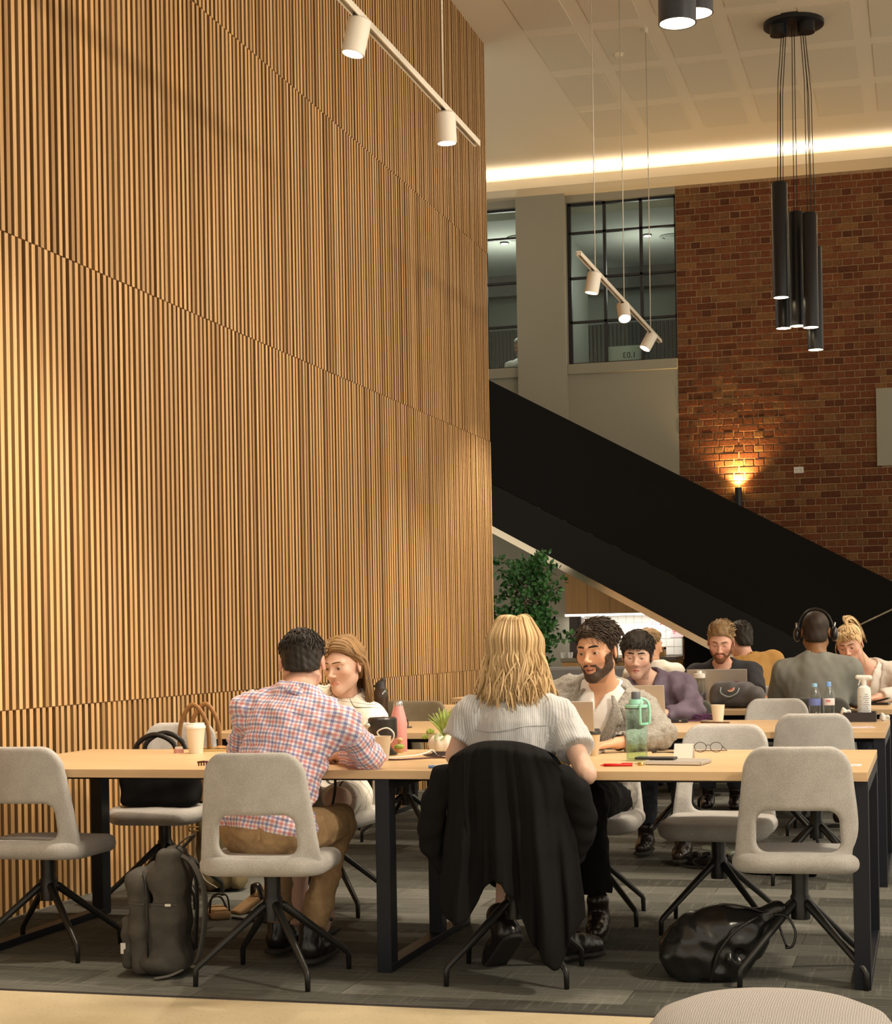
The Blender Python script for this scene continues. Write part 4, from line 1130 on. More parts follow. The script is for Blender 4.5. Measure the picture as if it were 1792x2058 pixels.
def garment(name, m, build, h=.010, disp=None, post=None, pat=False, folds=(.006, .09, (1, 1, 1)), seed=1, extra=None, cut=None):
    def fn(root, P, org, H):
        S = SDF(); build(S, P)
        w = wrinkle(folds[0], folds[1], seed, folds[2], 7) if folds else None
        w2 = wrinkle(folds[0]*.45, folds[1]*.4, seed+9, folds[2], 7) if folds else None
        def dsp(X, Y, Z): return (w(X, Y, Z)+w2(X, Y, Z)) if folds else 0
        def pst(D, X, Y, Z):
            if post is not None: D = post(P, H, D, X, Y, Z)
            return D
        V, F = sdf_vf(S, P.get('gres', h), disp=dsp, post=pst)
        o = mesh_obj(name, np_mesh(name, V-org, F), m, root)
        if pat: set_pattern(o, P, extra)
        if cut: cut(o, root, P, org, H)
    return fn
def neck_cut(rad=.066, drop=.0, vfront=0, tilt=.35):
    """open the garment round the neck"""
    def post(P, H, D, X, Y, Z):
        r, f, s, M = torso_frame(P); N = P['N']
        x, y, z = X-N[0], Y-N[1], Z-N[2]
        u = x*r[0]+y*r[1]+z*r[2]; v = x*f[0]+y*f[1]+z*f[2]; t = x*s[0]+y*s[1]+z*s[2]
        rr = np.sqrt(u*u+(v+.005)**2)-rad
        lim = -.02+drop-tilt*v
        ncut = np.maximum(rr, lim-t)
        D = -smin(-D, ncut, .012)
        D = np.maximum(D, t-(.055+drop)+.25*np.abs(v)*0)
        if vfront:
            w = (t+vfront)*.34-np.abs(u); D = np.maximum(D, np.minimum(np.minimum(w, v), .02))
        return D
    return post
def hem_cut(zlow):
    def post(P, H, D, X, Y, Z):
        r, f, s, M = torso_frame(P); x, y, z = X-P['hip'][0], Y-P['hip'][1], Z-P['hip'][2]
        return np.maximum(D, zlow-(x*s[0]+y*s[1]+z*s[2]))
    return post
def both(*fs):
    def post(P, H, D, X, Y, Z):
        for g in fs: D = g(P, H, D, X, Y, Z)
        return D
    return post
def shirt_build(off=.012, upto=2.0, k=.035, off2=None):
    def b(S, P): torso_prims(S, P, off, k); arm_prims(S, P, off+.003, 0, upto, .025, off2)
    return b
def trouser_build(off=.010, upto=1.9, flare=.0):
    def b(S, P):
        r, f, s, M = torso_frame(P); g = P.get('girth', 1)
        S.ell(P['hip']+A(0, 0, -.005), A(.172*g+off, .122*g+off, .115+off), .04, 'u', M); leg_prims(S, P, off, upto, .03, flare)
    return b
def trouser_post(P, H, D, X, Y, Z):
    r, f, s, M = torso_frame(P); x, y, z = X-P['hip'][0], Y-P['hip'][1], Z-P['hip'][2]
    return np.maximum(D, z-(P.get('waist', .105)+(.105-P.get('waist', .105))*np.clip((x*f[0]+y*f[1]-.03)/.08, 0, 1)))
def collar(m, rad=.060, hgt=.035, front_gap=.5, off=.006, thick=.004, drop=0):
    """stand collar folded outward"""
    def fn(root, P, org, H):
        r, f, s, M = torso_frame(P); N = P['N']-s*(.002+drop)-f*.006; V, F = [], []; n = 26
        for i in range(n+1):
            a = -math.pi+front_gap+(2*math.pi-2*front_gap)*i/n       # 0 = back
            d = r*math.sin(a)-f*math.cos(a); fr = .5-.5*math.cos(a)
            base = N+d*rad-f*.006-s*(.004+.050*fr)
            V += [base-org, base+s*hgt+d*(-.004)-org, base+s*(hgt+.004)+d*.004-org, base+d*(.018+off)+s*(-.004-.012*fr)-org]
        for i in range(n):
            for j in range(3): a = i*4+j; F.append((a, a+4, a+5, a+1))
        o = from_vf('collar', V, F, m, root, True); md = o.modifiers.new('thickness', 'SOLIDIFY'); md.thickness = thick; md.offset = 0
        at = o.data.attributes.new('pat', 'FLOAT_VECTOR', 'POINT'); co = np.array(V); at.data.foreach_set('vector', np.stack([co@r, co@s, co@f], 1).astype(np.float32).ravel())
    return fn
def shoes(m, sole=None, off=.006):
    def fn(root, P, org, H):
        for key in 'RL':
            S = SDF(); Q = dict(P); an = P['ank'+key]
            one = {k: v for k, v in P.items()}
            d = unit(P.get('toe'+key, A(-math.sin(R(P['face'])), math.cos(R(P['face'])), 0))); dn = A(0, 0, -1); dn = unit(dn-d*np.dot(dn, d)); sd = np.cross(d, dn)
            S.cone(an-dn*.035, an+dn*.045-d*.015, .040+off, .036+off, .02); S.cone(an+dn*.045-d*.02, an+d*.13+dn*.060, .036+off, .030+off, .025); S.cone(an+d*.08+dn*.050, an+d*.175+dn*.062, .040+off, .028+off, .02)
            def post(D, X, Y, Z): return np.maximum(D, (X-an[0])*dn[0]+(Y-an[1])*dn[1]+(Z-an[2])*dn[2]-.082)
            V, F = sdf_vf(S, .008, post=post, disp=wrinkle(.002, .05, 3)); o = mesh_obj('shoe', np_mesh('shoe', V-org, F), m, root)
            if sole:
                S = SDF(); S.cone(an-d*.02, an+d*.16, .042, .040, .01)
                def post2(D, X, Y, Z):
                    t = (X-an[0])*dn[0]+(Y-an[1])*dn[1]+(Z-an[2])*dn[2]; p = np.abs(t-.088)-.009
                    u = (X-an[0])*d[0]+(Y-an[1])*d[1]+(Z-an[2])*d[2]; v = (X-an[0])*sd[0]+(Y-an[1])*sd[1]+(Z-an[2])*sd[2]
                    return np.maximum(sd_rr(u-.07, v, .150, .044, .042), p)
                S2 = SDF().add(lambda X, Y, Z: X*0+Y*0+Z*0-1, an-.25, an+.25); V, F = sdf_vf(S2, .008, post=post2); mesh_obj('sole', np_mesh('sole', V-org, F), sole, o)
    return fn
def stripe_mat(name, base, build, rough=.85):
    m = mat(name, base, rough, spec=.2, sheen=.1); nt, b = nodes_of(m)
    a = nt.nodes.new('ShaderNodeAttribute'); a.attribute_name = 'pat'; sp = nt.nodes.new('ShaderNodeSeparateXYZ'); nt.links.new(a.outputs['Vector'], sp.inputs[0])
    def band(axis, period, lo, hi):
        v = math_n(nt, 'FRACT', math_n(nt, 'MULTIPLY', math_n(nt, 'ADD', sp.outputs[axis], 7.0), 1/period))
        return math_n(nt, 'MULTIPLY', math_n(nt, 'GREATER_THAN', v, lo), math_n(nt, 'LESS_THAN', v, hi))
    c = build(nt, band, base); nt.links.new(c, b.inputs['Base Color'])
    tc = nt.nodes.new('ShaderNodeTexCoord'); n = noise(nt, tc.outputs['Object'], 90, 3); bump_to(nt, b, n, .15, .002); return m
def plaid(nt, band, base):
    c = base
    def mul(c, f, t): return mixc(nt, f, c, mixc(nt, 1.0, c, t, 'MULTIPLY'))
    c0 = nt.nodes.new('ShaderNodeRGB'); c0.outputs[0].default_value = (*base, 1); c = c0.outputs[0]
    for ax in (0, 1):
        c = mul(c, band(ax, .030, .06, .31), (.52, .55, .78)); c = mul(c, band(ax, .030, .56, .83), (.92, .58, .60))
    return c
M_PLAID = stripe_mat('plaid_shirt', (.82, .78, .79), plaid)
def window(nt, band, base):
    c = mixc(nt, band(0, .034, 0, .055), base, (.10, .09, .08)); return mixc(nt, math_n(nt, 'MULTIPLY', band(1, .085, 0, .018), .8), c, (.10, .09, .08))
M_WINDOW = stripe_mat('white_windowpane', (.78, .74, .66), window)
def fine(nt, band, base): return mixc(nt, math_n(nt, 'MULTIPLY', band(0, .0075, 0, .4), .55), base, (.22, .25, .30))
M_FINE = stripe_mat('fine_stripe', (.52, .52, .52), fine)
M_KHAKI = mat('khaki', (.34, .22, .11), .85, vary=(60, .15), bump=(200, .15)); M_BLACKCLOTH = mat('black_cloth', (.0075, .0075, .008), .9, spec=.12, bump=(120, .2))
M_DENIM = mat('dark_denim', (.035, .042, .06), .9, vary=(30, .4), bump=(200, .2))
M_TWEED = mat('grey_tweed', (.27, .255, .225), .95, vary=(170, .35), bump=(220, .35)); M_WSHIRT = mat('white_shirt', (.78, .76, .72), .8, bump=(60, .12))
M_PURPLE = mat('purple_shirt', (.115, .085, .125), .7, vary=(14, .15)); M_BTEE = mat('black_tee', (.018, .019, .024), .85); M_MUST = mat('mustard_tee', (.40, .22, .06), .85)
M_GTEE = mat('grey_tee', (.19, .195, .175), .9, vary=(10, .1)); M_CARDI = mat('pale_knit', (.60, .55, .50), .95, bump=(140, .6)); M_WTEE = mat('white_tee', (.62, .59, .53), .9)
M_LEATHER = mat('black_leather', (.012, .011, .011), .28, bump=(90, .15)); M_SHOE = mat('brown_black_shoe', (.02, .013, .011), .22); M_SOLE = mat('dark_sole', (.02, .018, .016), .8)
SK1 = skin_mat('skin_light', (.60, .36, .25)); SK2 = skin_mat('skin_rosy', (.62, .36, .27)); SK3 = skin_mat('skin_warm', (.58, .33, .20)); SK4 = skin_mat('skin_brown', (.24, .115, .05)); SK5 = skin_mat('skin_pale', (.58, .38, .29))
HB = hair_mat('hair_black', (.010, .008, .007), (.045, .034, .026)); HBR = hair_mat('hair_dark_brown', (.018, .012, .009), (.050, .034, .022)); HBD = hair_mat('beard_brown', (.035, .021, .013), (.085, .052, .034)); HBL = hair_mat('hair_blonde', (.34, .22, .10), (.78, .58, .33))
HLB = hair_mat('hair_light_brown', (.10, .055, .022), (.30, .175, .075)); HSB = hair_mat('hair_sandy', (.12, .07, .03), (.36, .24, .12)); HW = hair_mat('hair_white', (.5, .5, .5), (.8, .8, .8)); HRB = hair_mat('hair_red_beard', (.10, .04, .018), (.22, .09, .04))

def long_hair(H, m, root, org, n=200, az=(-130, 130), zend=.95, wave=.008, jitter=.012, layers=.016, rad=.010, part=0.0, seed=0, side=(0, 0), frontlift=.0, flare=1.1, back=0.0, name='hair_locks'):
    rg = np.random.RandomState(seed); paths = []
    for i in range(n):
        a = rg.uniform(*az); t = abs(a)/130.0; lay = rg.uniform(.004, layers)
        y0 = min(.074, -.075+.135*t+rg.normal(0, .008)); x0 = part+math.copysign(.006, a)+rg.normal(0, .004)
        zz = math.sqrt(max(.02, 1-((y0+.014)/.094)**2-(x0/.0745)**2))
        p0 = H['P'](x0*1.05, y0, .036+zz*(.082+lay))
        ah = a*.92-back*np.sign(a)*t
        pts = [p0]
        base = scalp_point(H, a, 46, lay+.003); pts.append((np.array(p0)+base)/2+unit(base-H['c'])*.018*H['s']); pts.append(base)
        pts.append(scalp_point(H, a*.97, 78, lay+.004)); q = scalp_point(H, ah, 102, lay+.004); pts.append(q)
        ze = zend+rg.normal(0, jitter); k = 5; ph = rg.uniform(0, 6.28); hor = unit(A(q[0]-H['c'][0], q[1]-H['c'][1], 0)); tn = np.cross(hor, A(0, 0, 1)); w = wave*rg.uniform(.4, 1.3)
        for j in range(1, k+1):
            f = j/k; z = q[2]+(ze-q[2])*f; sp = (flare-1)*.09*f
            pts.append(A(q[0], q[1], 0)+hor*(sp+w*.6*math.sin(ph+5.5*f))+tn*(w*math.sin(ph*1.7+6.5*f))+A(side[0]*f, side[1]*f, z))
        pts = spline(pts, 3); L = len(pts); r = [rad*H['s']*(.55+.6*min(1, 3*u/L) if u < L*.75 else 1.15*max(.12, 1-(u-L*.75)/(L*.27))) for u in range(L)]
        paths.append(([A(*p)-org for p in pts], r, np.clip(rg.normal(.5, .28), 0, 1)))
    return locks_mesh(name, paths, m, root, 5, (1, .45))
def sweep(H, m, root, org, n, part, zend, seed, sides=(-1, 1)):
    rg = np.random.RandomState(seed); paths = []
    def sf(x, y, off): return H['P'](x, y, .036+(.082+off)*math.sqrt(max(.03, 1-((y+.014)/(.094+off))**2-(x/(.0745+off))**2)))
    for i in range(n):
        q = sides[i % len(sides)]; y0 = rg.uniform(-.02, .082); o_ = rg.uniform(.008, .016)
        pts = [sf(part+q*.003, y0, o_), sf(part+q*.026, y0*.98, o_+.004), sf(q*.060, y0*.72-.004, o_+.002), H['P'](q*(.084+rg.normal(0, .002)), y0*.25-.018, .030+rg.normal(0, .006)), H['P'](q*.088, -.045+y0*.1, -.01), ]
        b = np.array(pts[-1]); pts += [b+A(q*-.0, .02, -.06)*1.0, A(b[0]+rg.normal(0, .006), b[1]+.05, zend+rg.normal(0, .02))]
        s = spline(pts, 4); L = len(s); paths.append(([A(*p)-org for p in s], [.0058 if u < L*.7 else .0058*max(.15, 1-(u-L*.7)/(L*.32)) for u in range(L)], np.clip(rg.normal(.5, .28), 0, 1)))
    return locks_mesh('hair_sweep', paths, m, root, 5, (1, .5))
def cap(H, m, root, org, seed, thick=.006, line=HAIRLINE, h=.007): return short_hair('hair', H, m, root, org, thick, 0, h, line, 0, seed=seed, rough=.002)

def beard(m, low=-.036, thick=.004, h=.0042):
    def fn(root, P, org, H):
        S = SDF(); head_prims(S, H, thick*H['s'], False, False, True, P.get('mouth', 0), 0.3, P.get('jaw', 1), P.get('smile', 0))
        mo = P.get('mouth', 0); nz = wrinkle(.0012, .008, 4)
        def post(D, X, Y, Z):
            x, y, z = hcoords(H, X, Y, Z); x = np.abs(x)
            top = .0012*np.sin(900*z)*np.sin(700*y)+np.where(x < .030, -.046, np.interp(np.broadcast_to(x, D.shape).ravel(), [0, .03, .042, .052, .061, .068, .08], [-.046, -.052, -.068, -.060, -.038, -.006, .014]).reshape(D.shape))
            D = np.maximum(D, (z-top)*.8); D = np.maximum(D, .002-y); D = np.maximum(D, (-.128-z))
            lip = 1-np.sqrt((x/.025)**2+((z+.0655+mo*.5)/(.0115+mo*.8))**2); D = np.maximum(D, np.where(y > .06, lip*.012, -1))
            return D
        V, F = sdf_vf(S, h, lo=H['c']-.16, hi=H['c']+.16, disp=nz, post=post); o = mesh_obj('beard', np_mesh('beard', V-org, F), m, root); set_tone(o, np.random.RandomState(2).uniform(0, .7, len(V)))
    return fn

# ---- man in the plaid shirt, seen from behind
P = dict(hip=A(-2.335, 5.95, .55), N=A(-2.262, 6.10, 1.025), face=-2, sw=.188, drop=.075, girth=1.03, arm=1.06, elbR=A(-2.015, 6.185, .79), wriR=A(-2.19, 6.40, .785), elbL=A(-2.53, 6.19, .80), wriL=A(-2.36, 6.42, .785),
         kneR=A(-2.205, 6.36, .53), kneL=A(-2.455, 6.36, .53), ankR=A(-2.27, 6.22, .115), ankL=A(-2.47, 6.40, .115), waist=.018, nape=1, H=head_frame((-2.283, 6.205, 1.148), 17, 16, 0, 1.02), show_face=True, hres=.005, neck=1.05, handR=A(-.6, .8, -.05), handL=A(.6, .8, -.05), lids=.8, gres=.007)
person(P, 'man in a red and blue plaid shirt and khaki trousers, back to the viewer', SK2, [
    garment('shirt', M_PLAID, lambda S, P: (torso_prims(S, P, .013, .035), arm_prims(S, P, .014, 0, 1.80, .025)), pat=True, post=both(neck_cut(.064, -.014), hem_cut(-.03)), folds=(.0095, .085, (.7, .7, 1.5)), seed=11),
    collar(M_PLAID, .062, .036, .45), seam_on(lambda S, P: torso_prims(S, P, .013, .035), [(u, -.085-.10*abs(u)*.3) for u in np.linspace(-.17, .17, 21)], mat('seam_shade', (.30, .22, .30), .9)), garment('trousers', M_KHAKI, trouser_build(.005, 1.93, .010), post=trouser_post, seed=4), shoes(M_LEATHER, M_SOLE),
    lambda r, P, o, H: short_hair('hair', H, HB, r, o, .008, .008, .0045, ([-.13, -.085, -.055, -.03, -.012, .012, .03, .045, .07, .1], [-.056, -.056, -.040, .012, .020, -.005, .012, .045, .066, .074]), tufts=520, tuft_len=.030, flow=(.1, -.4, -.7), seed=3, lift=.10),
    lambda r, P, o, H: box('belt_loop', A(-2.318, 5.822, .545)-o, (.014, .006, .045), M_KHAKI, r)])

# ---- woman in the white blouse across the table
P = dict(hip=A(-2.64, 7.58, .54), N=A(-2.535, 7.44, .975), face=168, fem=1, sw=.160, drop=.055, girth=.92, arm=.84, leg=.92, elbR=A(-2.74, 7.30, .80), wriR=A(-2.62, 7.10, .785), elbL=A(-2.355, 7.30, .80), wriL=A(-2.45, 7.10, .785),
         kneR=A(-2.66, 7.20, .54), kneL=A(-2.49, 7.18, .54), ankR=A(-2.60, 6.98, .11), ankL=A(-2.46, 6.92, .11), toeR=A(.1, -1, -.15), toeL=A(.15, -1, -.15), H=head_frame((-2.512, 7.355, 1.118), 163, 9, 2, .99), hres=.0034, neck=.86, bare_legs=1, jaw=.9,
         brow=HLB, brow_t=.75, iris=(.08, .05, .02), lids=.42, gaze=(4, 12), lip=(.86, .52, .50), gres=.008)
person(P, 'woman with long light brown hair in a white windowpane dress behind the plaid man', SK5, [
    garment('dress', M_WINDOW, lambda S, P: (torso_prims(S, P, .012, .035), arm_prims(S, P, .018, 0, .72, .025, .030), leg_prims(S, P, .014, .82, .03, .01)), pat=True, post=neck_cut(.068, -.012, 0, .55), folds=(.004, .10, (1, 1, .6)), seed=21),
    lambda r, P, o, H: cap(H, HLB, r, o, 5, .009, ([-.13, -.085, -.055, -.03, -.012, .012, .03, .05, .07, .1], [-.075, -.075, -.07, -.03, .005, .02, .038, .060, .074, .080]), .005),
    lambda r, P, o, H: long_hair(H, HLB, r, o, 260, (-110, 150), .93, .004, .02, .012, .009, .012, 6, (.015, .04), flare=1.10, back=42),
    lambda r, P, o, H: sweep(H, HLB, r, o, 150, .012, .93, 7),
    lambda r, P, o, H: lathe('hair_clip', [(0, -.004), (.005, 0), (0, .004)], mat('pearl', (.8, .75, .7), .2), r, H['P'](-.078, -.02, .045)-o),
    lambda r, P, o, H: [tube('sandal_strap', [P['ank'+k]-o+A(-.034, -.02, -.045), P['ank'+k]-o+A(-.02, -.10, -.035), P['ank'+k]-o+A(.02, -.10, -.035), P['ank'+k]-o+A(.034, -.02, -.045)], .008, M_LEATHER, r, 6) for k in 'RL'],
    lambda r, P, o, H: [box('sandal_sole', P['ank'+k]-o+A(.01, -.07, -.095), (.08, .24, .018), M_SOLE, r, .006) for k in 'RL']])

# ---- blonde woman, seen from behind
P = dict(hip=A(-1.465, 6.10, .545), N=A(-1.462, 6.23, .995), face=3, fem=1, sw=.170, drop=.055, girth=.95, arm=.90, leg=.92, elbR=A(-1.172, 6.065, .742), wriR=A(-1.265, 6.285, .845), elbL=A(-1.685, 6.19, .800), wriL=A(-1.57, 6.42, .785),
         kneR=A(-1.37, 6.54, .53), kneL=A(-1.56, 6.53, .53), ankR=A(-1.34, 6.44, .115), ankL=A(-1.545, 6.30, .165), toeR=A(.5, .85, -.05), toeL=A(-.45, .55, -.55), H=head_frame((-1.475, 6.285, 1.160), 13, 6, 0, 1.0), hres=.006, neck=.88, show_face=True, handR=A(-.3, .8, .35), gres=.008, bare_legs=0)
person(P, 'woman with wavy shoulder length blonde hair in a pale striped blouse, back to the viewer', SK5, [
    garment('blouse', M_FINE, lambda S, P: (torso_prims(S, P, .016, .035), arm_prims(S, P, .020, 0, .60, .03, .036)), pat=True, post=both(neck_cut(.066, .0), hem_cut(-.09)), folds=(.007, .085, (1.6, 1, .35)), seed=31),
    garment('trousers', M_BLACKCLOTH, trouser_build(.010, 1.62, .012), post=trouser_post, seed=7), shoes(M_LEATHER, M_SOLE, .010), seam_on(lambda S, P: torso_prims(S, P, .019, .035), [(u, -.135+1.3*u*u+.012*math.sin(18*u)) for u in np.linspace(-.15, .15, 25)], mat('blouse_seam', (.36, .36, .37), .9)),
    lambda r, P, o, H: cap(H, HBL, r, o, 8, .012, ([-.13, -.06, 0, .03, .05, .07, .1], [-.10, -.10, -.09, .0, .045, .06, .07])),
    lambda r, P, o, H: long_hair(H, HBL, r, o, 620, (-150, 150), .985, .010, .020, .030, .0075, .006, 12, (0, -.012), flare=1.42),
    lambda r, P, o, H: long_hair(H, HBL, r, o, 60, (-120, 120), .975, .022, .028, .036, .006, .006, 13, (0, -.014), flare=1.55, name='hair_strands')])

# ---- man in the grey blazer
P = dict(hip=A(-1.445, 7.60, .55), N=A(-1.352, 7.43, 1.000), face=170, sw=.190, drop=.062, girth=1.05, arm=1.05, elbR=A(-1.62, 7.30, .81), wriR=A(-1.47, 7.07, .79), elbL=A(-1.075, 7.26, .815), wriL=A(-1.245, 7.10, .79),
         kneR=A(-1.53, 7.12, .55), kneL=A(-1.36, 7.08, .55), ankR=A(-1.53, 7.15, .115), ankL=A(-1.318, 7.03, .115), toeL=A(.1, -1, -.05), handL=A(-.75, -.6, -.1), handR=A(.5, -.8, -.1), H=head_frame((-1.360, 7.315, 1.166), 165, 6, 3, 1.02), hres=.0032, neck=1.05, lids=.46, gaze=(-6, 10), mouth=.0048, smile=.006, jaw=1.06,
         brow=HBR, brow_t=1.25, iris=(.07, .035, .015), lip=(.72, .42, .42), stubble=.5, gres=.007, curlL=.7)
def blazer_post(P, H, D, X, Y, Z):
    r, f, s, M = torso_frame(P); N = P['N']; x, y, z = X-N[0], Y-N[1], Z-N[2]
    u = x*r[0]+y*r[1]+z*r[2]; v = x*f[0]+y*f[1]+z*f[2]; t = x*s[0]+y*s[1]+z*s[2]
    D = -smin(-D, np.maximum(np.sqrt(u*u+(v+.004)**2)-.070, -.06-t-.2*v), .010)
    w = np.clip((t+.34)*.27, 0, .2)-np.abs(u); D = np.maximum(D, np.where(v > .01, w, -.05))
    return np.maximum(D, t-.045)
def lapels(root, P, org, H):
    r, f, s, M = torso_frame(P); N = P['N']
    S = SDF(); torso_prims(S, P, .026, .035)
    def surf(u, t):  # find the surface distance along f
        v = np.linspace(.0, .26, 131); p = N[:, None]+r[:, None]*u+s[:, None]*t+f[:, None]*v
        d = np.full(v.shape, .3)
        for fn, lo, hi, k, op in S.ops: d = smin(d, fn(p[0], p[1], p[2]), k)
        i = np.where(d < 0)[0]; return v[i[-1]] if len(i) else .0
    for q in (-1, 1):
        rows = []
        for t, u0, u1 in ((.018, .058, .070), (-.02, .076, .105), (-.06, .074, .128), (-.085, .070, .140), (-.090, .069, .112), (-.14, .056, .104), (-.22, .034, .078), (-.30, .012, .040), (-.34, .0, .006)):
            rows.append([N+r*q*u+s*t+f*(max(surf(q*u, t), .0)+.006) for u in np.linspace(u0, u1, 4)])
        V = [p-org for rw in rows for p in rw]; F = [(i*4+j, i*4+j+1, i*4+j+5, i*4+j+4) for i in range(len(rows)-1) for j in range(3)]
        o = from_vf('lapel', V, F, M_TWEED, root, True); md = o.modifiers.new('thickness', 'SOLIDIFY'); md.thickness = .006; md.offset = 0
person(P, 'smiling dark haired man with a beard in a grey blazer and white shirt', SK3, [
    garment('shirt', M_WSHIRT, lambda S, P: (torso_prims(S, P, .008, .035)), post=neck_cut(.060, .0, .062), folds=(.003, .09, (1, 1, 1)), seed=41), collar(M_WSHIRT, .062, .040, .42, .004),
    garment('blazer', M_TWEED, lambda S, P: (torso_prims(S, P, .022, .035), arm_prims(S, P, .014, 0, 1.86, .03)), post=blazer_post, folds=(.009, .085, (1, 1, 1.2)), seed=42), lapels,
    garment('trousers', M_BLACKCLOTH, trouser_build(.012, 1.86, .012), post=trouser_post, seed=8), shoes(M_SHOE, M_SOLE), beard(HBD, thick=.0028),
    lambda r, P, o, H: short_hair('hair', H, HBR, r, o, .010, .010, .0042, tufts=800, tuft_len=.050, flow=(-.8, .25, .0), seed=14, lift=.12)])

# ---- man in the purple shirt at the second table
P = dict(hip=A(-1.47, 10.14, .55), N=A(-1.545, 9.90, .965), face=180, sw=.195, drop=.055, girth=1.05, arm=1.08, elbR=A(-1.80, 9.78, .81), wriR=A(-1.66, 9.60, .79), elbL=A(-1.265, 9.74, .81), wriL=A(-1.43, 9.62, .79),
         kneR=A(-1.53, 9.72, .53), kneL=A(-1.33, 9.70, .53), ankR=A(-1.55, 9.75, .115), ankL=A(-1.30, 9.45, .115), H=head_frame((-1.585, 9.78, 1.118), 184, 10, -2, 1.04), hres=.0040, lids=.62, gaze=(0, 15), mouth=.0015, brow=HB, brow_t=1.2, stubble=.55, lip=(.78, .46, .46), gres=.012, bres=.016)
person(P, 'man with thick black hair in a purple shirt at the second table', SK5, [
    garment('shirt', M_PURPLE, lambda S, P: (torso_prims(S, P, .016, .035), arm_prims(S, P, .018, 0, 1.85, .03)), post=both(neck_cut(.064, .0, .10), hem_cut(-.06)), folds=(.010, .10, (1, 1, 1.3)), seed=51), collar(M_PURPLE, .064, .036, .55, .008),
    garment('trousers', M_DENIM, trouser_build(.010, 1.85, .01), post=trouser_post, seed=9), shoes(M_SHOE, M_SOLE),
    lambda r, P, o, H: short_hair('hair', H, HB, r, o, .019, .018, .005, ([-.13, -.085, -.055, -.03, -.012, .012, .03, .045, .07, .1], [-.07, -.07, -.062, .006, .012, -.02, .010, .038, .050, .054]), 520, .034, (0, .6, -.2), 15, .004, .16)])

# ---- man in the black T-shirt at the third table
P = dict(hip=A(-1.39, 12.62, .55), N=A(-1.40, 12.36, 1.005), face=182, sw=.205, drop=.062, girth=1.08, arm=1.1, elbR=A(-1.655, 12.22, .82), wriR=A(-1.53, 12.06, .79), elbL=A(-1.15, 12.22, .82), wriL=A(-1.30, 12.06, .79),
         kneR=A(-1.49, 12.2, .53), kneL=A(-1.29, 12.2, .53), ankR=A(-1.5, 12.2, .115), ankL=A(-1.3, 12.15, .115), H=head_frame((-1.395, 12.235, 1.178), 182, 20, -2, 1.10), hres=.0045, lids=.66, gaze=(0, 20), brow=HSB, stubble=.4, stubble_col=(.6, .40, .30), gres=.013, bres=.018, hdres=.008)
person(P, 'bearded sandy haired man in a black T-shirt looking down at his laptop', SK2, [
    garment('t_shirt', M_BTEE, lambda S, P: (torso_prims(S, P, .014, .035), arm_prims(S, P, .018, 0, .95, .03, .026)), post=both(neck_cut(.072, -.008, 0, .5), hem_cut(-.06)), folds=(.005, .10, (1, 1, 1)), seed=61), garment('trousers', M_DENIM, trouser_build(.010, 1.9, .01), post=trouser_post, seed=9), shoes(M_SHOE), beard(HRB, thick=.0025, h=.005),
    lambda r, P, o, H: short_hair('hair', H, HSB, r, o, .009, .026, .0055, tufts=320, tuft_len=.050, flow=(-.35, -.8, .2), seed=16, lift=.14)])

# ---- man in the mustard T-shirt
P = dict(hip=A(-1.17, 13.32, .55), N=A(-1.325, 13.36, 1.03), face=12, sw=.195, drop=.06, girth=1.0, arm=1.05, elbR=A(-1.12, 13.50, .82), wriR=A(-1.25, 13.68, .80), elbL=A(-1.56, 13.52, .82), wriL=A(-1.42, 13.60, .98), handL=A(.1, .2, .6),
         kneR=A(-1.08, 13.75, .53), kneL=A(-1.28, 13.75, .53), ankR=A(-1.1, 13.7, .115), ankL=A(-1.3, 13.7, .115), H=head_frame((-1.385, 13.40, 1.195), 42, 12, 0, 1.06), hres=.006, gres=.014, bres=.02, hdres=.009, lids=.7)
person(P, 'dark haired man in a mustard T-shirt, back turned, beyond the man in black', SK2, [
    garment('t_shirt', M_MUST, lambda S, P: (torso_prims(S, P, .016, .035), arm_prims(S, P, .022, 0, .9, .03, .034)), post=both(neck_cut(.066, .0), hem_cut(-.06)), folds=(.006, .11, (1, 1, .7)), seed=71), garment('trousers', M_DENIM, trouser_build(.010, 1.9, .01), post=trouser_post, seed=9), shoes(M_SHOE),
    lambda r, P, o, H: short_hair('hair', H, HB, r, o, .010, .006, .007, tufts=160, tuft_len=.024, flow=(0, -.4, -.5), seed=17)])

# ---- man with headphones in the grey T-shirt
P = dict(hip=A(-.655, 10.86, .55), N=A(-.662, 10.96, 1.055), face=-2, sw=.200, drop=.068, girth=1.16, arm=1.12, elbR=A(-.435, 11.06, .80), wriR=A(-.54, 11.30, .79), elbL=A(-.90, 11.07, .80), wriL=A(-.80, 11.30, .79),
         kneR=A(-.54, 11.3, .53), kneL=A(-.77, 11.3, .53), ankR=A(-.55, 11.25, .115), ankL=A(-.77, 11.25, .115), H=head_frame((-.672, 11.02, 1.232), 4, 10, 0, 1.09), hres=.006, scalp=1, neck=1.12, gres=.011, bres=.018, hdres=.009, lids=.7)
greyman = P
person(P, 'man with close cropped hair in a grey T-shirt wearing headphones, back to the viewer', SK4, [
    garment('t_shirt', M_GTEE, lambda S, P: (torso_prims(S, P, .018, .04), arm_prims(S, P, .026, 0, .88, .03, .042)), post=both(neck_cut(.068, .012), hem_cut(-.08)), folds=(.006, .16, (1.4, 1, .5)), seed=81), garment('trousers', M_DENIM, trouser_build(.010, 1.9, .01), post=trouser_post, seed=9), shoes(M_SHOE),
    lambda r, P, o, H: short_hair('hair', H, HBR, r, o, .0025, 0, .006, tufts=0, seed=18, rough=.0006)])

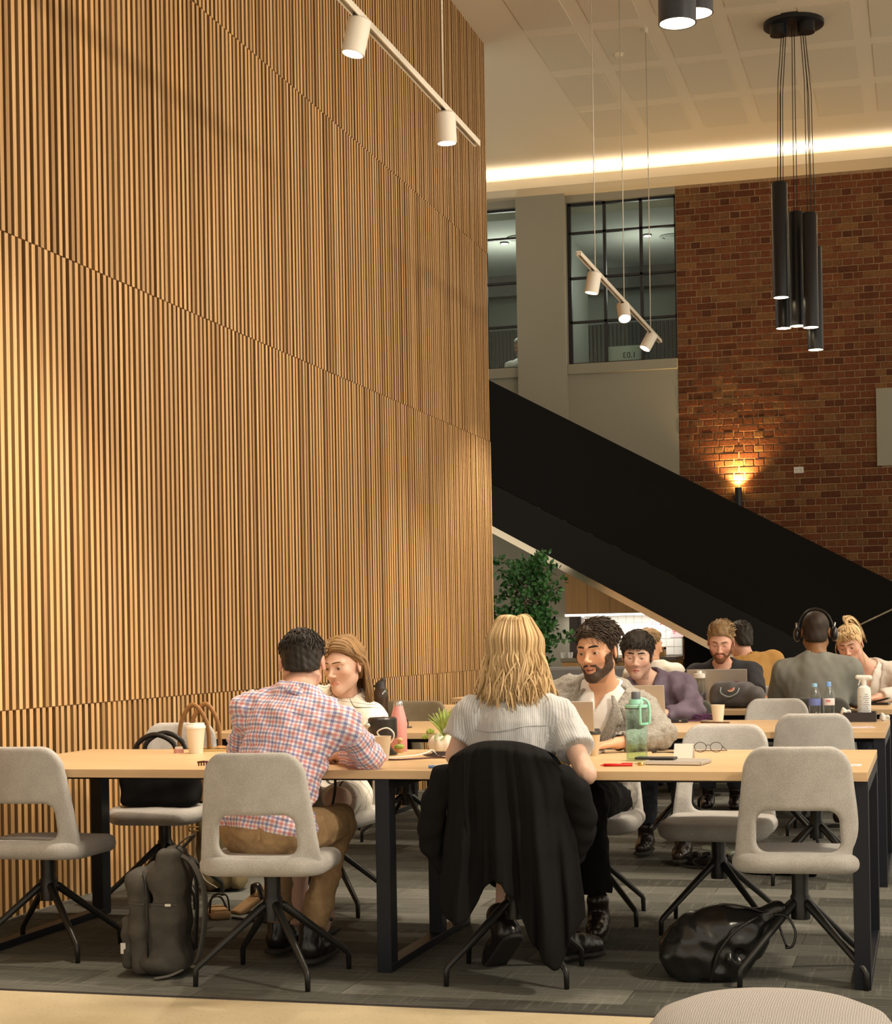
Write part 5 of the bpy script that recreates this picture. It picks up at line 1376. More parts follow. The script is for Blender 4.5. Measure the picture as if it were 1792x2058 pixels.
# ---- woman with the ponytail
P = dict(hip=A(-.34, 12.64, .54), N=A(-.402, 12.42, .975), face=176, fem=1, sw=.180, drop=.055, girth=1.08, arm=1.05, elbR=A(-.60, 12.28, .81), wriR=A(-.48, 12.10, .79), elbL=A(-.175, 12.26, .81), wriL=A(-.34, 12.08, .79),
         kneR=A(-.44, 12.2, .53), kneL=A(-.26, 12.2, .53), ankR=A(-.44, 12.2, .115), ankL=A(-.28, 12.2, .115), H=head_frame((-.520, 12.30, 1.142), 168, 18, 8, 1.04), hres=.0045, jaw=.95, lids=.5, brow=HSB, gaze=(-10, 12), gres=.012, bres=.018, hdres=.009, mouth=.001, smile=.004)
def pony(r, P, o, H):
    cap(H, HBL, r, o, 19, .010, ([-.13, -.06, -.02, .012, .03, .05, .07, .1], [-.06, -.06, -.01, .0, .03, .045, .052, .056]), .006)
    rg = np.random.RandomState(4); paths = []
    for i in range(150):   # swept up to the tie on the crown
        az = rg.uniform(-180, 180); pol = rg.uniform(40, 100 if abs(az) < 110 else 68); p = scalp_point(H, az, pol, .010); t = H['P'](0, -.035, .128); m_ = scalp_point(H, az, pol*.5, .020)
        pts = spline([p, m_, t], 4); paths.append(([A(*q)-o for q in pts], [.006]*len(pts), rg.uniform(0, 1)))
    for i in range(70):
        t = H['P'](0, -.035, .128); d = rg.normal(0, 1, 3)*A(.018, .014, .01)
        pts = spline([t, H['P'](0, -.05, .165)+d*.6, H['P'](-.02, -.085, .15)+d, H['P'](-.035, -.11, .08)+d*1.5, H['P'](-.04, -.115, .0)+d*1.8], 4); paths.append(([A(*q)-o for q in pts], list(np.linspace(.008, .002, len(pts))), rg.uniform(0, 1)))
    for i in range(26):
        q = rg.choice((-1, 1)); p = H['P'](q*.06, .05, .062); e = H['P'](q*.085, .055+rg.normal(0, .01), -.10+rg.normal(0, .03)); m_ = H['P'](q*.085, .06, 0)
        pts = spline([p, m_, e], 4); paths.append(([A(*z)-o for z in pts], list(np.linspace(.005, .001, len(pts))), rg.uniform(0, 1)))
    for i in range(40):
        p = H['P'](rg.uniform(-.05, .05), .03, .108); e = H['P'](rg.uniform(-.072, .06), .086+rg.normal(0, .004), .050+rg.normal(0, .008)); m_ = (p+e)/2+H['R']@A(0, .03, .022)
        pts = spline([p, m_, e], 4); paths.append(([A(*z)-o for z in pts], list(np.linspace(.006, .002, len(pts))), rg.uniform(0, 1)))
    locks_mesh('ponytail', paths, HBL, r, 5, (1, .5))
person(P, 'blonde woman with a high ponytail and pale cardigan, smiling beside the man with headphones', SK2, [
    garment('top', M_WSHIRT, lambda S, P: torso_prims(S, P, .010, .035), post=neck_cut(.066, -.01, .10), folds=(.003, .1, (1, 1, 1)), seed=91),
    garment('cardigan', M_CARDI, lambda S, P: (torso_prims(S, P, .022, .035), arm_prims(S, P, .020, 0, 1.85, .03)), post=blazer_post, folds=(.005, .09, (1, 1, 1)), seed=92), garment('trousers', M_DENIM, trouser_build(.010, 1.9, .01), post=trouser_post, seed=9), shoes(M_SHOE), pony])

# ---- person in the white T-shirt beyond the purple shirt
P = dict(hip=A(-2.03, 13.34, .55), N=A(-2.035, 13.36, .99), face=-15, sw=.185, drop=.055, girth=1.0, arm=1.0, elbR=A(-1.83, 13.52, .81), wriR=A(-1.98, 13.70, .79), elbL=A(-2.26, 13.52, .81), wriL=A(-2.1, 13.70, .79),
         kneR=A(-1.93, 13.75, .53), kneL=A(-2.13, 13.75, .53), ankR=A(-1.95, 13.7, .115), ankL=A(-2.13, 13.7, .115), H=head_frame((-2.075, 13.38, 1.155), -48, 8, 0, 1.06), hres=.006, gres=.014, bres=.02, hdres=.009, lids=.5, brow=HSB)
person(P, 'person with short sandy hair in a white T-shirt, behind the man in purple', SK3, [
    garment('t_shirt', M_WTEE, lambda S, P: (torso_prims(S, P, .016, .035), arm_prims(S, P, .022, 0, .9, .03, .032)), post=both(neck_cut(.066, .0), hem_cut(-.06)), folds=(.006, .11, (1, 1, .8)), seed=101), garment('trousers', M_DENIM, trouser_build(.010, 1.9, .01), post=trouser_post, seed=9), shoes(M_SHOE),
    lambda r, P, o, H: short_hair('hair', H, HSB, r, o, .006, .004, .007, tufts=120, tuft_len=.02, flow=(0, .4, -.2), seed=20)])

# ---- white haired man behind the upper window
P = dict(hip=A(-5.09, 22.45, 4.42), N=A(-5.09, 22.42, 4.87), face=172, sw=.185, drop=.055, elbR=A(-5.34, 22.4, 4.58), wriR=A(-5.26, 22.25, 4.40), elbL=A(-4.84, 22.4, 4.58), wriL=A(-4.92, 22.25, 4.40),
         kneR=A(-5.18, 22.45, 4.02), kneL=A(-5.0, 22.45, 4.02), ankR=A(-5.18, 22.47, 3.71), ankL=A(-5.0, 22.47, 3.71), toeR=A(0, -1, 0), toeL=A(0, -1, 0), floor=3.6, H=head_frame((-5.10, 22.38, 5.055), 150, 14, 0, 1.05), hres=.007, gres=.016, bres=.022, hdres=.012, lids=.5)
person(P, 'white haired man in a white shirt standing behind the upper window', SK2, [
    garment('shirt', M_WSHIRT, lambda S, P: (torso_prims(S, P, .016, .035), arm_prims(S, P, .018, 0, 1.9, .03)), post=both(neck_cut(.066, .0), hem_cut(-.06)), seed=111), garment('trousers', M_DENIM, trouser_build(.010, 1.9, .01), post=trouser_post, seed=9), shoes(M_SHOE),
    lambda r, P, o, H: short_hair('hair', H, HW, r, o, .008, .004, .008, tufts=80, tuft_len=.024, flow=(0, -.4, 0), seed=22)])

# ---- headphones worn by the man in grey
def headphones():
    H = greyman['H']; r = empty('headphones', H['c'], 0, 'black over ear headphones on the head of the man in grey', 'headphones')
    pts = [H['P'](.098*math.sin(a), -.012, .012+.125*math.cos(a))-H['c'] for a in np.linspace(-1.75, 1.75, 25)]
    tube('headband', pts, .007, M_LEATHER, r, 8, (.55, 1.6))
    for q in (-1, 1):
        S = SDF(); S.ell(H['P'](q*.104, -.012, -.012)-H['c'], A(.022, .036, .044)*1.05, .01, 'u', H['R']); sdf_obj('ear_cup', S, .006, M_LEATHER, r)
        tube('slider', [H['P'](q*.103, -.012, .02)-H['c'], H['P'](q*.108, -.012, .055)-H['c']], .006, mat('chrome', (.6, .58, .55), .2, 1), r, 8)
headphones()
# ------------------------------------------------------------------ jacket on the chair
def jacket():
    r = empty('jacket', (-1.452, 6.17, 0), R(2), 'long black jacket draped over the chair of the blonde woman', 'jacket')
    nu, nv = 70, 60; V, F = [], []
    hu = [-1, -.82, -.6, -.45, -.28, -.12, .0, .12, .3, .5, .68, .85, 1]; hz = [.42, .27, .235, .25, .36, .395, .38, .33, .20, .12, .085, .20, .25]
    for i in range(nu+1):
        u = -1+2*i/nu
        ze = np.interp(u, hu, hz)
        for j in range(nv+1):
            t = -.22+1.22*j/nv
            if t < 0: z = .872-.9*(t/.22)**2*.30*abs(u*0+1); yo = .052*min(1, -t/.06)
            else: z = .872-(t**1.08)*(.872-ze); yo = -.058*min(1, t/.06)
            sh = np.clip((.872-z)/.16, 0, 1); w = .152+.092*sh**.5+.030*np.clip((.72-z)/.4, 0, 1)
            z -= .040*abs(u)**2.6*np.clip(1-(.872-z)/.35, 0, 1)+.0
            x = u*w+.012*math.sin(5*z+2*u)
            a = .004+.030*np.clip((.80-z)/.5, 0, 1)
            yb = -.205-.17*(min(max(z, .45), .84)-.45)+.75*min(abs(x), .2)**2-.034*np.clip((.62-z)/.12, 0, 1)
            fold = a*(math.sin(11.0*u+1.2+1.5*z)+.5*math.sin(23*u+3*z)+.3*math.sin(41*u-4*z))
            y = yb+yo+(-fold-.012*np.clip((.8-z)/.4, 0, 1) if t >= 0 else 0)+.12*abs(u)**7*np.clip((.82-z)/.1, 0, 1)*(1 if t >= 0 else 0)-.03*np.clip((.45-z)/.3, 0, 1)
            V.append((x, y, z))
    for i in range(nu):
        for j in range(nv): a = i*(nv+1)+j; F.append((a, a+1, a+nv+2, a+nv+1))
    o = from_vf('jacket_body', V, F, M_BLACKCLOTH, r, True); md = o.modifiers.new('thickness', 'SOLIDIFY'); md.thickness = .005; md.offset = 0
    tube('seam', [(-.118, -.318, .845), (-.121, -.315, .70), (-.118, -.312, .55)], .003, M_BLACKCLOTH, r, 5)
    for nm, pts, rd in (('sleeve', [(-.215, -.20, .74), (-.245, -.19, .66), (-.275, -.17, .55), (-.272, -.16, .49), (-.225, -.15, .40)], [.05, .055, .05, .045, .036]), ('sleeve', [(.20, -.18, .74), (.245, -.17, .68), (.272, -.15, .60), (.262, -.13, .53), (.235, -.12, .45)], [.045, .05, .042, .04, .03])):
        S = SDF(); pts = [A(*p) for p in pts]
        for (p, q), (a, b) in zip(zip(pts, pts[1:]), zip(rd, rd[1:])): S.cone(p, q, a, b, .02)
        sdf_obj(nm, S, .009, M_BLACKCLOTH, r, disp=wrinkle(.007, .06, 3 if pts[0][0] < 0 else 6))
jacket()

# ------------------------------------------------------------------ bags
M_CANVAS = mat('charcoal_canvas', (.060, .055, .046), .75, vary=(20, .25), bump=(260, .3)); M_WEB = mat('strap_webbing', (.085, .08, .07), .8)
def school_backpack():
    b = empty('backpack', (-2.765, 5.99, 0), R(8), 'charcoal canvas backpack standing open on the carpet', 'backpack')
    tl = Matrix.Rotation(R(4), 3, 'Y')
    S = SDF(); S.rbox((.015, 0, .21), (.072, .105, .205), .05, .03, rot=tl); S.rbox((.03, .0, .40), (.045, .10, .075), .028, .03, rot=tl); S.ell((.0, 0, .06), (.10, .115, .06), .05)
    S.rbox((-.045, -.01, .36), (.012, .085, .09), .01, .012, 's', Matrix.Rotation(R(-12), 3, 'Y'))
    sdf_obj('body', S, .008, M_CANVAS, b, disp=wrinkle(.009, .10, 5, (1, 1, .8), 7), post=lambda D, X, Y, Z: np.maximum(D, .004-Z))
    S = SDF(); S.rbox((-.075, 0, .20), (.042, .10, .185), .035, .02, rot=Matrix.Rotation(R(-3), 3, 'Y')); S.cone((-.09, -.06, .36), (-.06, .08, .39), .022, .022, .03)
    sdf_obj('front_panel', S, .008, M_CANVAS, b, disp=wrinkle(.009, .08, 8, (1, 1, .8), 7), post=lambda D, X, Y, Z: np.maximum(D, .004-Z))
    S = SDF(); S.rbox((-.125, -.005, .125), (.024, .075, .10), .02, .02); sdf_obj('pocket', S, .009, M_CANVAS, b, disp=wrinkle(.004, .07, 9))
    lohi('label', (-.1475, -.078, .085), (-.128, -.0825, .125), mat('white_plastic', (.72, .70, .66), .4), b, .001); box('tag', (.045, -.112, .27), (.022, .003, .009), mat('white_plastic', (.72, .70, .66), .4), b)
    tube('seam', spline([(-.025, -.104, .272), (.02, -.110, .270), (.075, -.100, .268)]), .003, M_WEB, b, 6); tube('seam', spline([(-.11, -.088, .275), (-.08, -.101, .272), (-.045, -.104, .272)]), .003, M_WEB, b, 6)
    tube('zip', [(-.035, -.108, .05), (-.034, -.112, .2), (-.038, -.108, .34), (-.055, -.085, .39)], .004, M_STEEL, b, 6)
    tube('handle', spline([(.045, -.03, .46), (.085, -.03, .50), (.115, -.02, .515), (.10, .02, .50), (.06, .02, .46)]), .008, M_WEB, b, 8, (.4, 1.6))
    tube('shoulder_strap', spline([(.065, -.04, .45), (.12, -.05, .42), (.165, -.06, .33), (.17, -.06, .22), (.15, -.06, .09), (.13, -.05, .05)]), .014, M_WEB, b, 8, (.4, 1.5)); tube('shoulder_strap', spline([(.07, .05, .44), (.105, .05, .36), (.11, .05, .25), (.10, .05, .08)]), .014, M_STEEL, b, 8, (.4, 1.5))
    tube('loose_strap', spline([(.09, -.09, .03), (.05, -.125, .014), (.0, -.15, .008)]), .010, M_WEB, b, 8, (.3, 1.4)); S = SDF(); S.ell((-.075, -.035, .378), (.020, .03, .012), .01); sdf_obj('red_lining', S, .007, mat('red_satin', (.5, .05, .05), .3), b)
school_backpack()
def leather_bag():
    b = empty('leather_bag', (-.735, 6.26, 0), R(4), 'soft black leather bag slumped on the carpet by the chair', 'bag')
    S = SDF(); rt = Matrix.Rotation(R(-34), 3, 'Y')
    S.ell((-.045, 0, .125), (.175, .105, .125), .05, rot=Matrix.Rotation(R(-20), 3, 'Y')); S.rbox((-.08, 0, .09), (.10, .10, .09), .05, .06, rot=rt); S.cone((.05, 0, .17), (.165, .01, .225), .085, .028, .06); S.cone((.02, -.02, .06), (.12, 0, .14), .075, .05, .06); S.cone((.165, .01, .225), (.205, .015, .245), .028, .038, .02)
    S.cone((.10, -.11, .215), (.03, -.125, .13), .018, .024, .02, 's'); S.cone((.03, -.125, .13), (.0, -.118, .06), .024, .012, .02, 's'); S.ell((.075, -.10, .10), (.028, .03, .028), .02, 's')
    sdf_obj('body', S, .007, mat('glossy_black_leather', (.010, .010, .010), .24, bump=(110, .12)), b, disp=wrinkle(.005, .07, 12), post=lambda D, X, Y, Z: np.maximum(D, .003-Z))
    tube('flap_edge', spline([(.135, -.075, .235), (.06, -.118, .19), (.005, -.125, .12), (-.02, -.118, .05), (-.03, -.095, .01)]), .006, M_LEATHER, b, 6)
    tube('strap', spline([(-.03, 0, .245), (.02, -.02, .268), (.09, -.03, .262), (.15, -.02, .245), (.19, 0, .25)]), .007, M_LEATHER, b, 6, (.5, 1.4)); tube('tie', spline([(.19, -.02, .235), (.235, -.03, .23), (.265, -.04, .18), (.255, -.045, .13), (.23, -.04, .12)]), .005, M_LEATHER, b, 6); tube('tie', spline([(.2, -.02, .225), (.215, -.03, .18), (.235, -.04, .125)]), .005, M_LEATHER, b, 6)
leather_bag()
def tote(loc, rz, size, m, mh, label, hh, lean=0):
    b = empty('tote_bag', loc, rz, label, 'bag', 'handbags on the chair'); w, d, h = size
    S = SDF(); rt = Matrix.Rotation(R(lean), 3, 'X'); S.rbox((0, 0, h/2), (w/2, d/2, h/2), .035, .02, rot=rt); S.rbox((0, 0, h*.85), (w/2-.03, d/2-.018, h*.3), .02, .01, 's', rot=rt)
    sdf_obj('body', S, .009, m, b, disp=wrinkle(.006, .12, 4), post=lambda D, X, Y, Z: np.maximum(D, .003-Z))
    for y in (-d/2+.01, d/2-.01): tube('handle', spline([(-w*.28, y, h*.8), (-w*.24, y, h+hh*.55), (0, y*1.1, h+hh), (w*.24, y, h+hh*.55), (w*.28, y, h*.8)], 8), .010, mh, b, 8, (.5, 1.2), up=(0, 1, 0))
tote((-3.50, 7.56, .466), R(6), (.37, .15, .24), M_BLACKCLOTH, M_LEATHER, 'black tote bag on the chair beyond the front table', .10)
tote((-3.385, 7.76, .466), R(-8), (.30, .12, .27), mat('tan_leather', (.40, .20, .06), .5, vary=(12, .2)), mat('tan_strap', (.30, .15, .055), .45), 'tan leather tote bag leaning behind the black tote', .20)
def satchel():
    b = empty('satchel', (-3.40, 8.05, 0), R(10), 'olive canvas satchel with a webbing strap on the carpet by the timber wall', 'bag')
    S = SDF(); S.rbox((0, 0, .22), (.12, .09, .21), .05, .02); sdf_obj('body', S, .01, mat('olive_canvas', (.16, .12, .055), .8, bump=(150, .3)), b, disp=wrinkle(.010, .09, 14), post=lambda D, X, Y, Z: np.maximum(D, .003-Z))
    tube('strap', spline([(-.12, -.08, .30), (-.115, -.10, .2), (-.07, -.12, .08), (0, -.13, .03)]), .018, mat('beige_webbing', (.25, .20, .14), .85), b, 8, (.2, 1)); tube('buckle', [(-.145, -.09, .305), (-.095, -.09, .305), (-.095, -.09, .325), (-.145, -.09, .325), (-.145, -.09, .305)], .004, mat('brass', (.6, .42, .15), .3, 1), b, 6)
satchel()
# backpack lying on the third table
def table_pack():
    b = empty('backpack', (-1.215, 11.5, TZ), R(-4), 'dark grey backpack with a round emblem lying on the third table', 'backpack')
    S = SDF(); S.rbox((0, 0, .075), (.17, .10, .072), .055, .03, rot=Matrix.Rotation(R(4), 3, 'Y')); S.rbox((-.02, -.02, .12), (.12, .07, .045), .04, .04); S.rbox((.13, -.02, .07), (.05, .08, .055), .04, .03)
    sdf_obj('body', S, .009, mat('grey_nylon', (.095, .092, .098), .7, bump=(200, .2)), b, disp=wrinkle(.006, .09, 15), post=lambda D, X, Y, Z: np.maximum(D, .002-Z))
    tube('handle', spline([(-.085, -.095, .135), (-.08, -.125, .10), (-.03, -.135, .075), (.02, -.125, .095), (.035, -.095, .13)]), .005, mat('pale_blue_webbing', (.28, .36, .38), .7), b, 6)
    o = lathe('emblem', [(0, 0), (.026, 0), (.026, .003), (0, .003)], mat('emblem_cream', (.72, .52, .40), .6), b, (-.02, -.098, .128)); o.rotation_euler = (R(62), 0, 0)
    e = lathe('emblem_mark', [(.006, .0035), (.016, .0035), (.015, .0045), (.007, .0045)], mat('emblem_red', (.60, .10, .06), .6), o, (0, 0, 0))
    tube('zip', spline([(-.12, -.06, .145), (-.02, -.01, .17), (.10, -.03, .15), (.16, -.09, .09)]), .004, mat('plum_zip', (.16, .06, .10), .5), b, 6); tube('strap', spline([(-.15, -.10, .02), (-.05, -.14, .02), (.06, -.13, .02)]), .012, M_STEEL, b, 6, (.5, 1.3))
table_pack()

# ------------------------------------------------------------------ pouf
def pouf():
    p = empty('pouf', (-.325, 3.655, 0), 0, 'round grey woven pouf cut off by the bottom edge', 'pouf')
    m = fabric('woven_grey', (.40, .375, .36)); nt, b = nodes_of(m)
    g = nt.nodes.new('ShaderNodeTexCoord'); mp = nt.nodes.new('ShaderNodeMapping'); nt.links.new(g.outputs['Object'], mp.inputs[0]); mp.inputs['Scale'].default_value = (1, 1, 1)
    w1 = nt.nodes.new('ShaderNodeTexWave'); w1.inputs['Scale'].default_value = 60; w1.inputs['Distortion'].default_value = 3; w2 = nt.nodes.new('ShaderNodeTexWave'); w2.bands_direction = 'Y'; w2.inputs['Scale'].default_value = 60; w2.inputs['Distortion'].default_value = 3
    for w in (w1, w2): nt.links.new(mp.outputs[0], w.inputs[0])
    wv = math_n(nt, 'MULTIPLY', math_n(nt, 'ADD', w1.outputs['Fac'], w2.outputs['Fac']), .5); nt.links.new(mixc(nt, wv, (.36, .34, .335), (.80, .765, .745)), b.inputs['Base Color']); bump_to(nt, b, wv, .5, .004)
    lathe('cushion', [(0, .474), (.10, .472), (.18, .461), (.232, .440), (.262, .402), (.270, .355), (.268, .12), (.25, .06), (0, .06)], m, p, n=64, sharp=False)
    tube('piping', [(.2665*math.cos(a), .2665*math.sin(a), .387) for a in np.linspace(0, 2*math.pi, 65)], .006, m, p, 8); lathe('base', [(0, 0), (.22, 0), (.22, .06), (0, .06)], M_STEEL, p)
pouf()

# ------------------------------------------------------------------ things on the tables
M_PAPERC = mat('paper_cup', (.74, .66, .52), .75); M_WHITEP = mat('white_plastic', (.72, .70, .66), .4); M_SILVER = mat('laptop_silver', (.50, .46, .41), .35, .6); M_DARKS = mat('dark_screen', (.012, .012, .014), .15)
M_CLEAR = glass_material('clear_plastic', (.95, .965, .97), .14); M_TEALG = glass_material('teal_plastic', (.87, .97, .94), .14); M_SMOKE = mat('smoky_plastic', (.045, .028, .020), .15, alpha=.9); M_WATER = glass_material('water', (.96, .97, .80), .1)
def cup(x, y, z, h, r, label, body=None, lid=None):
    c = empty('paper_cup', (x, y, z), 0, label, 'cup', 'paper cups')
    lathe('cup_body', [(0, .004), (r*.70, 0), (r*.72, .002), (r*.985, h-.003), (r*1.02, h), (r*.97, h), (r*.69, .006), (0, .006)], body or M_PAPERC, c)
    if lid: lathe('lid', [(r*1.05, h-.006), (r*1.07, h), (r*1.02, h+.006), (r*.93, h+.008), (r*.90, h+.016), (r*.55, h+.015), (0, h+.015)], lid, c)
    return c
cup(-3.085, 7.03, TZ, .115, .042, 'white takeaway cup with a domed white lid before the black tote', mat('cream_cup', (.76, .70, .58), .7), M_WHITEP)
cup(-2.105, 6.615, TZ, .098, .040, 'open cream paper cup at the elbow of the plaid man'); cup(-1.315, 6.93, TZ, .092, .036, 'kraft coffee cup with a black lid beside the silver laptop', mat('kraft_cup', (.56, .43, .27), .7), mat('black_lid', (.025, .022, .02), .5)); cup(-1.117, 9.60, TZ, .095, .038, 'open cream paper cup on the second table by the purple cable')
t = empty('tape_pot', (-3.175, 7.05, TZ), 0, 'small pink pot with a white cap beside the takeaway cup', 'pot'); lathe('pot', [(0, 0), (.022, 0), (.022, .018), (0, .018)], mat('dusty_pink', (.55, .28, .25), .5), t); lathe('cap', [(0, .018), (.017, .018), (.017, .027), (0, .027)], M_WHITEP, t)
p = empty('phone', (-3.07, 7.19, TZ), R(12), 'gold cased phone lying behind the takeaway cup', 'phone'); box('case', (0, 0, .005), (.15, .075, .009), mat('gold_case', (.62, .45, .20), .35, .6), p, .003); box('screen', (0, 0, .0097), (.14, .066, .001), M_DARKS, p)
for k in range(3): lathe('camera_lens', [(0, .010), (.006, .010), (.006, .014+.012*(k == 1)), (0, .014+.012*(k == 1))], mat('brass', (.6, .42, .15), .3, 1), p, (-.05+.035*k, .01, 0), 10)
c = empty('hair_claw', (-2.745, 6.33, TZ), R(20), 'small dark brown claw clip near the table edge by the plaid man', 'clip'); bm = bmesh.new()
for k in range(5): add_box(bm, (-.02+.01*k, 0, .006), (.006, .016, .012)); 
from_bm('teeth', bm, mat('tortoise', (.10, .025, .015), .3), c); tube('spine', [(-.026, 0, .013), (.0, 0, .016), (.026, 0, .013)], .004, mat('tortoise', (.10, .025, .015), .3), c, 6)
# black drum device
d = empty('desk_speaker', (-2.205, 6.95, TZ), 0, 'black drum shaped speaker on a round foot beside the pink bottle', 'speaker')
lathe('foot', [(0, 0), (.060, 0), (.062, .006), (.045, .02), (.032, .045), (.032, .07), (0, .07)], mat('black_gloss', (.012, .012, .012), .2), d); lathe('drum', [(0, .068), (.058, .07), (.061, .08), (.061, .15), (.055, .157), (0, .16)], mat('black_satin', (.018, .017, .017), .35), d); o = lathe('knob', [(0, 0), (.011, 0), (.012, .012), (.008, .018), (0, .018)], mat('chrome', (.6, .58, .55), .2, 1), d, (-.042, -.045, .125), 14); o.rotation_euler = (R(90), 0, R(-40))
# bottles
b = empty('steel_bottle', (-2.205, 7.18, TZ), 0, 'tall matt pink steel bottle with a silver cap on the front table', 'bottle')
lathe('bottle_body', [(0, 0), (.034, 0), (.036, .006), (.036, .12), (.034, .14), (.022, .188), (.020, .198), (0, .198)], mat('matt_pink', (.66, .30, .28), .45), b); lathe('cap', [(.0205, .196), (.0205, .212), (.018, .216), (0, .216)], mat('chrome', (.6, .58, .55), .2, 1), b)
b = empty('shaker_bottle', (-3.005, 9.45, TZ), 0, 'tall smoky brown drink bottle with a black spout lid on the second table', 'bottle')
lathe('bottle_body', [(0, 0), (.036, 0), (.040, .01), (.041, .10), (.045, .15), (.043, .185), (.033, .205), (0, .205)], M_SMOKE, b); S = SDF(); S.cone((0, 0, .20), (0, 0, .222), .034, .030, .01); S.cone((.0, 0, .222), (.018, 0, .252), .018, .016, .012); S.cone((-.015, 0, .22), (-.058, 0, .218), .008, .005, .01); sdf_obj('lid', S, .005, mat('black_lid', (.025, .022, .02), .5), b)
b = empty('flip_bottle', (-1.088, 6.66, TZ), R(8), 'teal clear drink bottle with a mint carry loop and grey cap', 'bottle'); M_MINT = mat('mint_plastic', (.30, .66, .52), .45)
lathe('bottle_body', [(.036, .001), (.041, .004), (.042, .03), (.042, .185), (.040, .205), (.039, .205), (.0395, .18), (.0395, .01), (.034, .005), (0, .005)], M_TEALG, b, n=32); lathe('water', [(0, .007), (.0385, .007), (.0385, .062), (0, .062)], M_WATER, b)
lathe('collar', [(.040, .198), (.043, .200), (.043, .214), (.040, .218), (0, .218)], mat('slate_plastic', (.10, .11, .13), .5), b); lathe('mint_band', [(.0425, .203), (.0445, .205), (.0445, .214), (.0425, .216)], M_MINT, b); lathe('neck', [(.030, .216), (.026, .236), (0, .236)], M_MINT, b); lathe('cap', [(.018, .234), (.018, .262), (.016, .265), (0, .265)], mat('slate_plastic', (.10, .11, .13), .5), b)
tube('carry_loop', spline([(-.02, 0, .236), (.02, 0, .238), (.042, 0, .228), (.050, 0, .205), (.050, 0, .15), (.044, 0, .142), (.02, -.03, .142), (.016, -.042, .15), (.016, -.046, .205), (.024, -.040, .228)], 5), .0055, M_MINT, b, 8)
def pet(x, y, capm, lab, h=.205, label_c=(.12, .16, .42), txt=None):
    b = empty('water_bottle', (x, y, TZ), 0, lab, 'bottle', 'plastic water bottles')
    lathe('bottle_body', [(0, .004), (.028, 0), (.031, .008), (.031, .045), (.029, .05), (.031, .055), (.031, .10), (.0325, .13), (.028, .155), (.014, .180), (.012, .188), (.011, .188), (.027, .15), (.030, .10), (.030, .01), (0, .008)], M_CLEAR, b); lathe('cap', [(0, .186), (.0145, .186), (.0145, h-.003), (.013, h), (0, h)], capm, b)
    lathe('label', [(.0316, .085), (.0322, .088), (.0328, .120), (.0322, .123)], mat('label_%d' % int(label_c[0]*1000), label_c, .5), b)
    if txt: 
        bm = bmesh.new()
        for k in range(2): add_box(bm, (0, -.0335, .112-.006*k), (.024, .001, .003))
        from_bm('label_print', bm, mat('ink_red', (.62, .06, .08), .7), b)
M_BCAP = mat('blue_cap', (.16, .34, .72), .4); M_LCAP = mat('light_blue_cap', (.22, .45, .70), .4)
pet(-.60, 9.66, M_LCAP, 'clear water bottle with a light blue cap and blue label on the second table'); pet(-.528, 9.70, M_BCAP, 'taller clear water bottle with a deep blue cap and white label', .212, (.72, .66, .66), 1); pet(-3.53, 8.80, M_WHITEP, 'small clear water bottle with a blue label behind the plaid man', .225, (.05, .16, .50))
b = empty('infuser_bottle', (-1.485, 11.72, TZ), 0, 'clear bottle with a white cap and dark lower half on the third table', 'bottle'); lathe('bottle_body', [(0, 0), (.038, 0), (.038, .19), (.036, .19), (.036, .01), (0, .01)], M_CLEAR, b); lathe('dark_base', [(.0385, .002), (.040, .006), (.040, .085), (.0385, .088)], mat('black_plum', (.02, .012, .016), .4), b); lathe('cap', [(.040, .19), (.041, .195), (.041, .218), (.020, .222), (.018, .238), (0, .24)], M_WHITEP, b)
b = empty('drink_bottle', (-2.54, 11.8, TZ), 0, 'slim clear bottle with a navy cap beyond the blonde woman', 'bottle'); lathe('bottle_body', [(0, 0), (.026, 0), (.027, .13), (.022, .135), (0, .135)], mat('milky_plastic', (.45, .40, .32), .3), b); lathe('cap', [(.024, .135), (.024, .155), (0, .157)], mat('navy_cap', (.03, .04, .16), .4), b)
b = empty('spray_bottle', (-.338, 9.66, TZ+.012), R(8), 'white cleaning spray bottle with printed label standing in the black tray', 'spray bottle')
lathe('bottle_body', [(0, 0), (.034, 0), (.036, .004), (.036, .150), (.032, .168), (.014, .180), (.014, .192), (0, .192)], mat('spray_white', (.70, .72, .70), .4), b); S = SDF(); S.cone((0, 0, .188), (0, 0, .215), .015, .013, .01); S.cone((-.035, 0, .225), (.03, 0, .220), .012, .016, .008); S.cone((-.02, 0, .21), (-.03, 0, .18), .005, .004, .006); sdf_obj('trigger_head', S, .005, M_WHITEP, b)
bm = bmesh.new()
for k in range(9): add_box(bm, (.008, -.0365, .045+.011*k), (.034-.008*(k % 3), .001, .003))
for k in range(4): add_box(bm, (-.022, -.0345, .06+.02*k), (.006, .002, .006))
from_bm('label_print', bm, mat('ink_grey', (.35, .33, .38), .8), b); box('label_block', (-.012, -.0362, .022), (.022, .002, .009), mat('navy_print', (.02, .03, .12), .6), b)
t = empty('wipes_tray', (-.36, 9.62, TZ), 0, 'black tray holding the spray bottle at the end of the second table', 'tray'); bm = bmesh.new()
for c, s in (((0, -.075, .026), (.17, .006, .05)), ((0, .075, .026), (.17, .006, .05)), ((-.082, 0, .026), (.006, .15, .05)), ((.082, 0, .026), (.006, .15, .05)), ((0, 0, .003), (.17, .15, .006))): add_box(bm, c, s)
from_bm('tray_box', bm, mat('black_tray', (.025, .02, .022), .5), t)
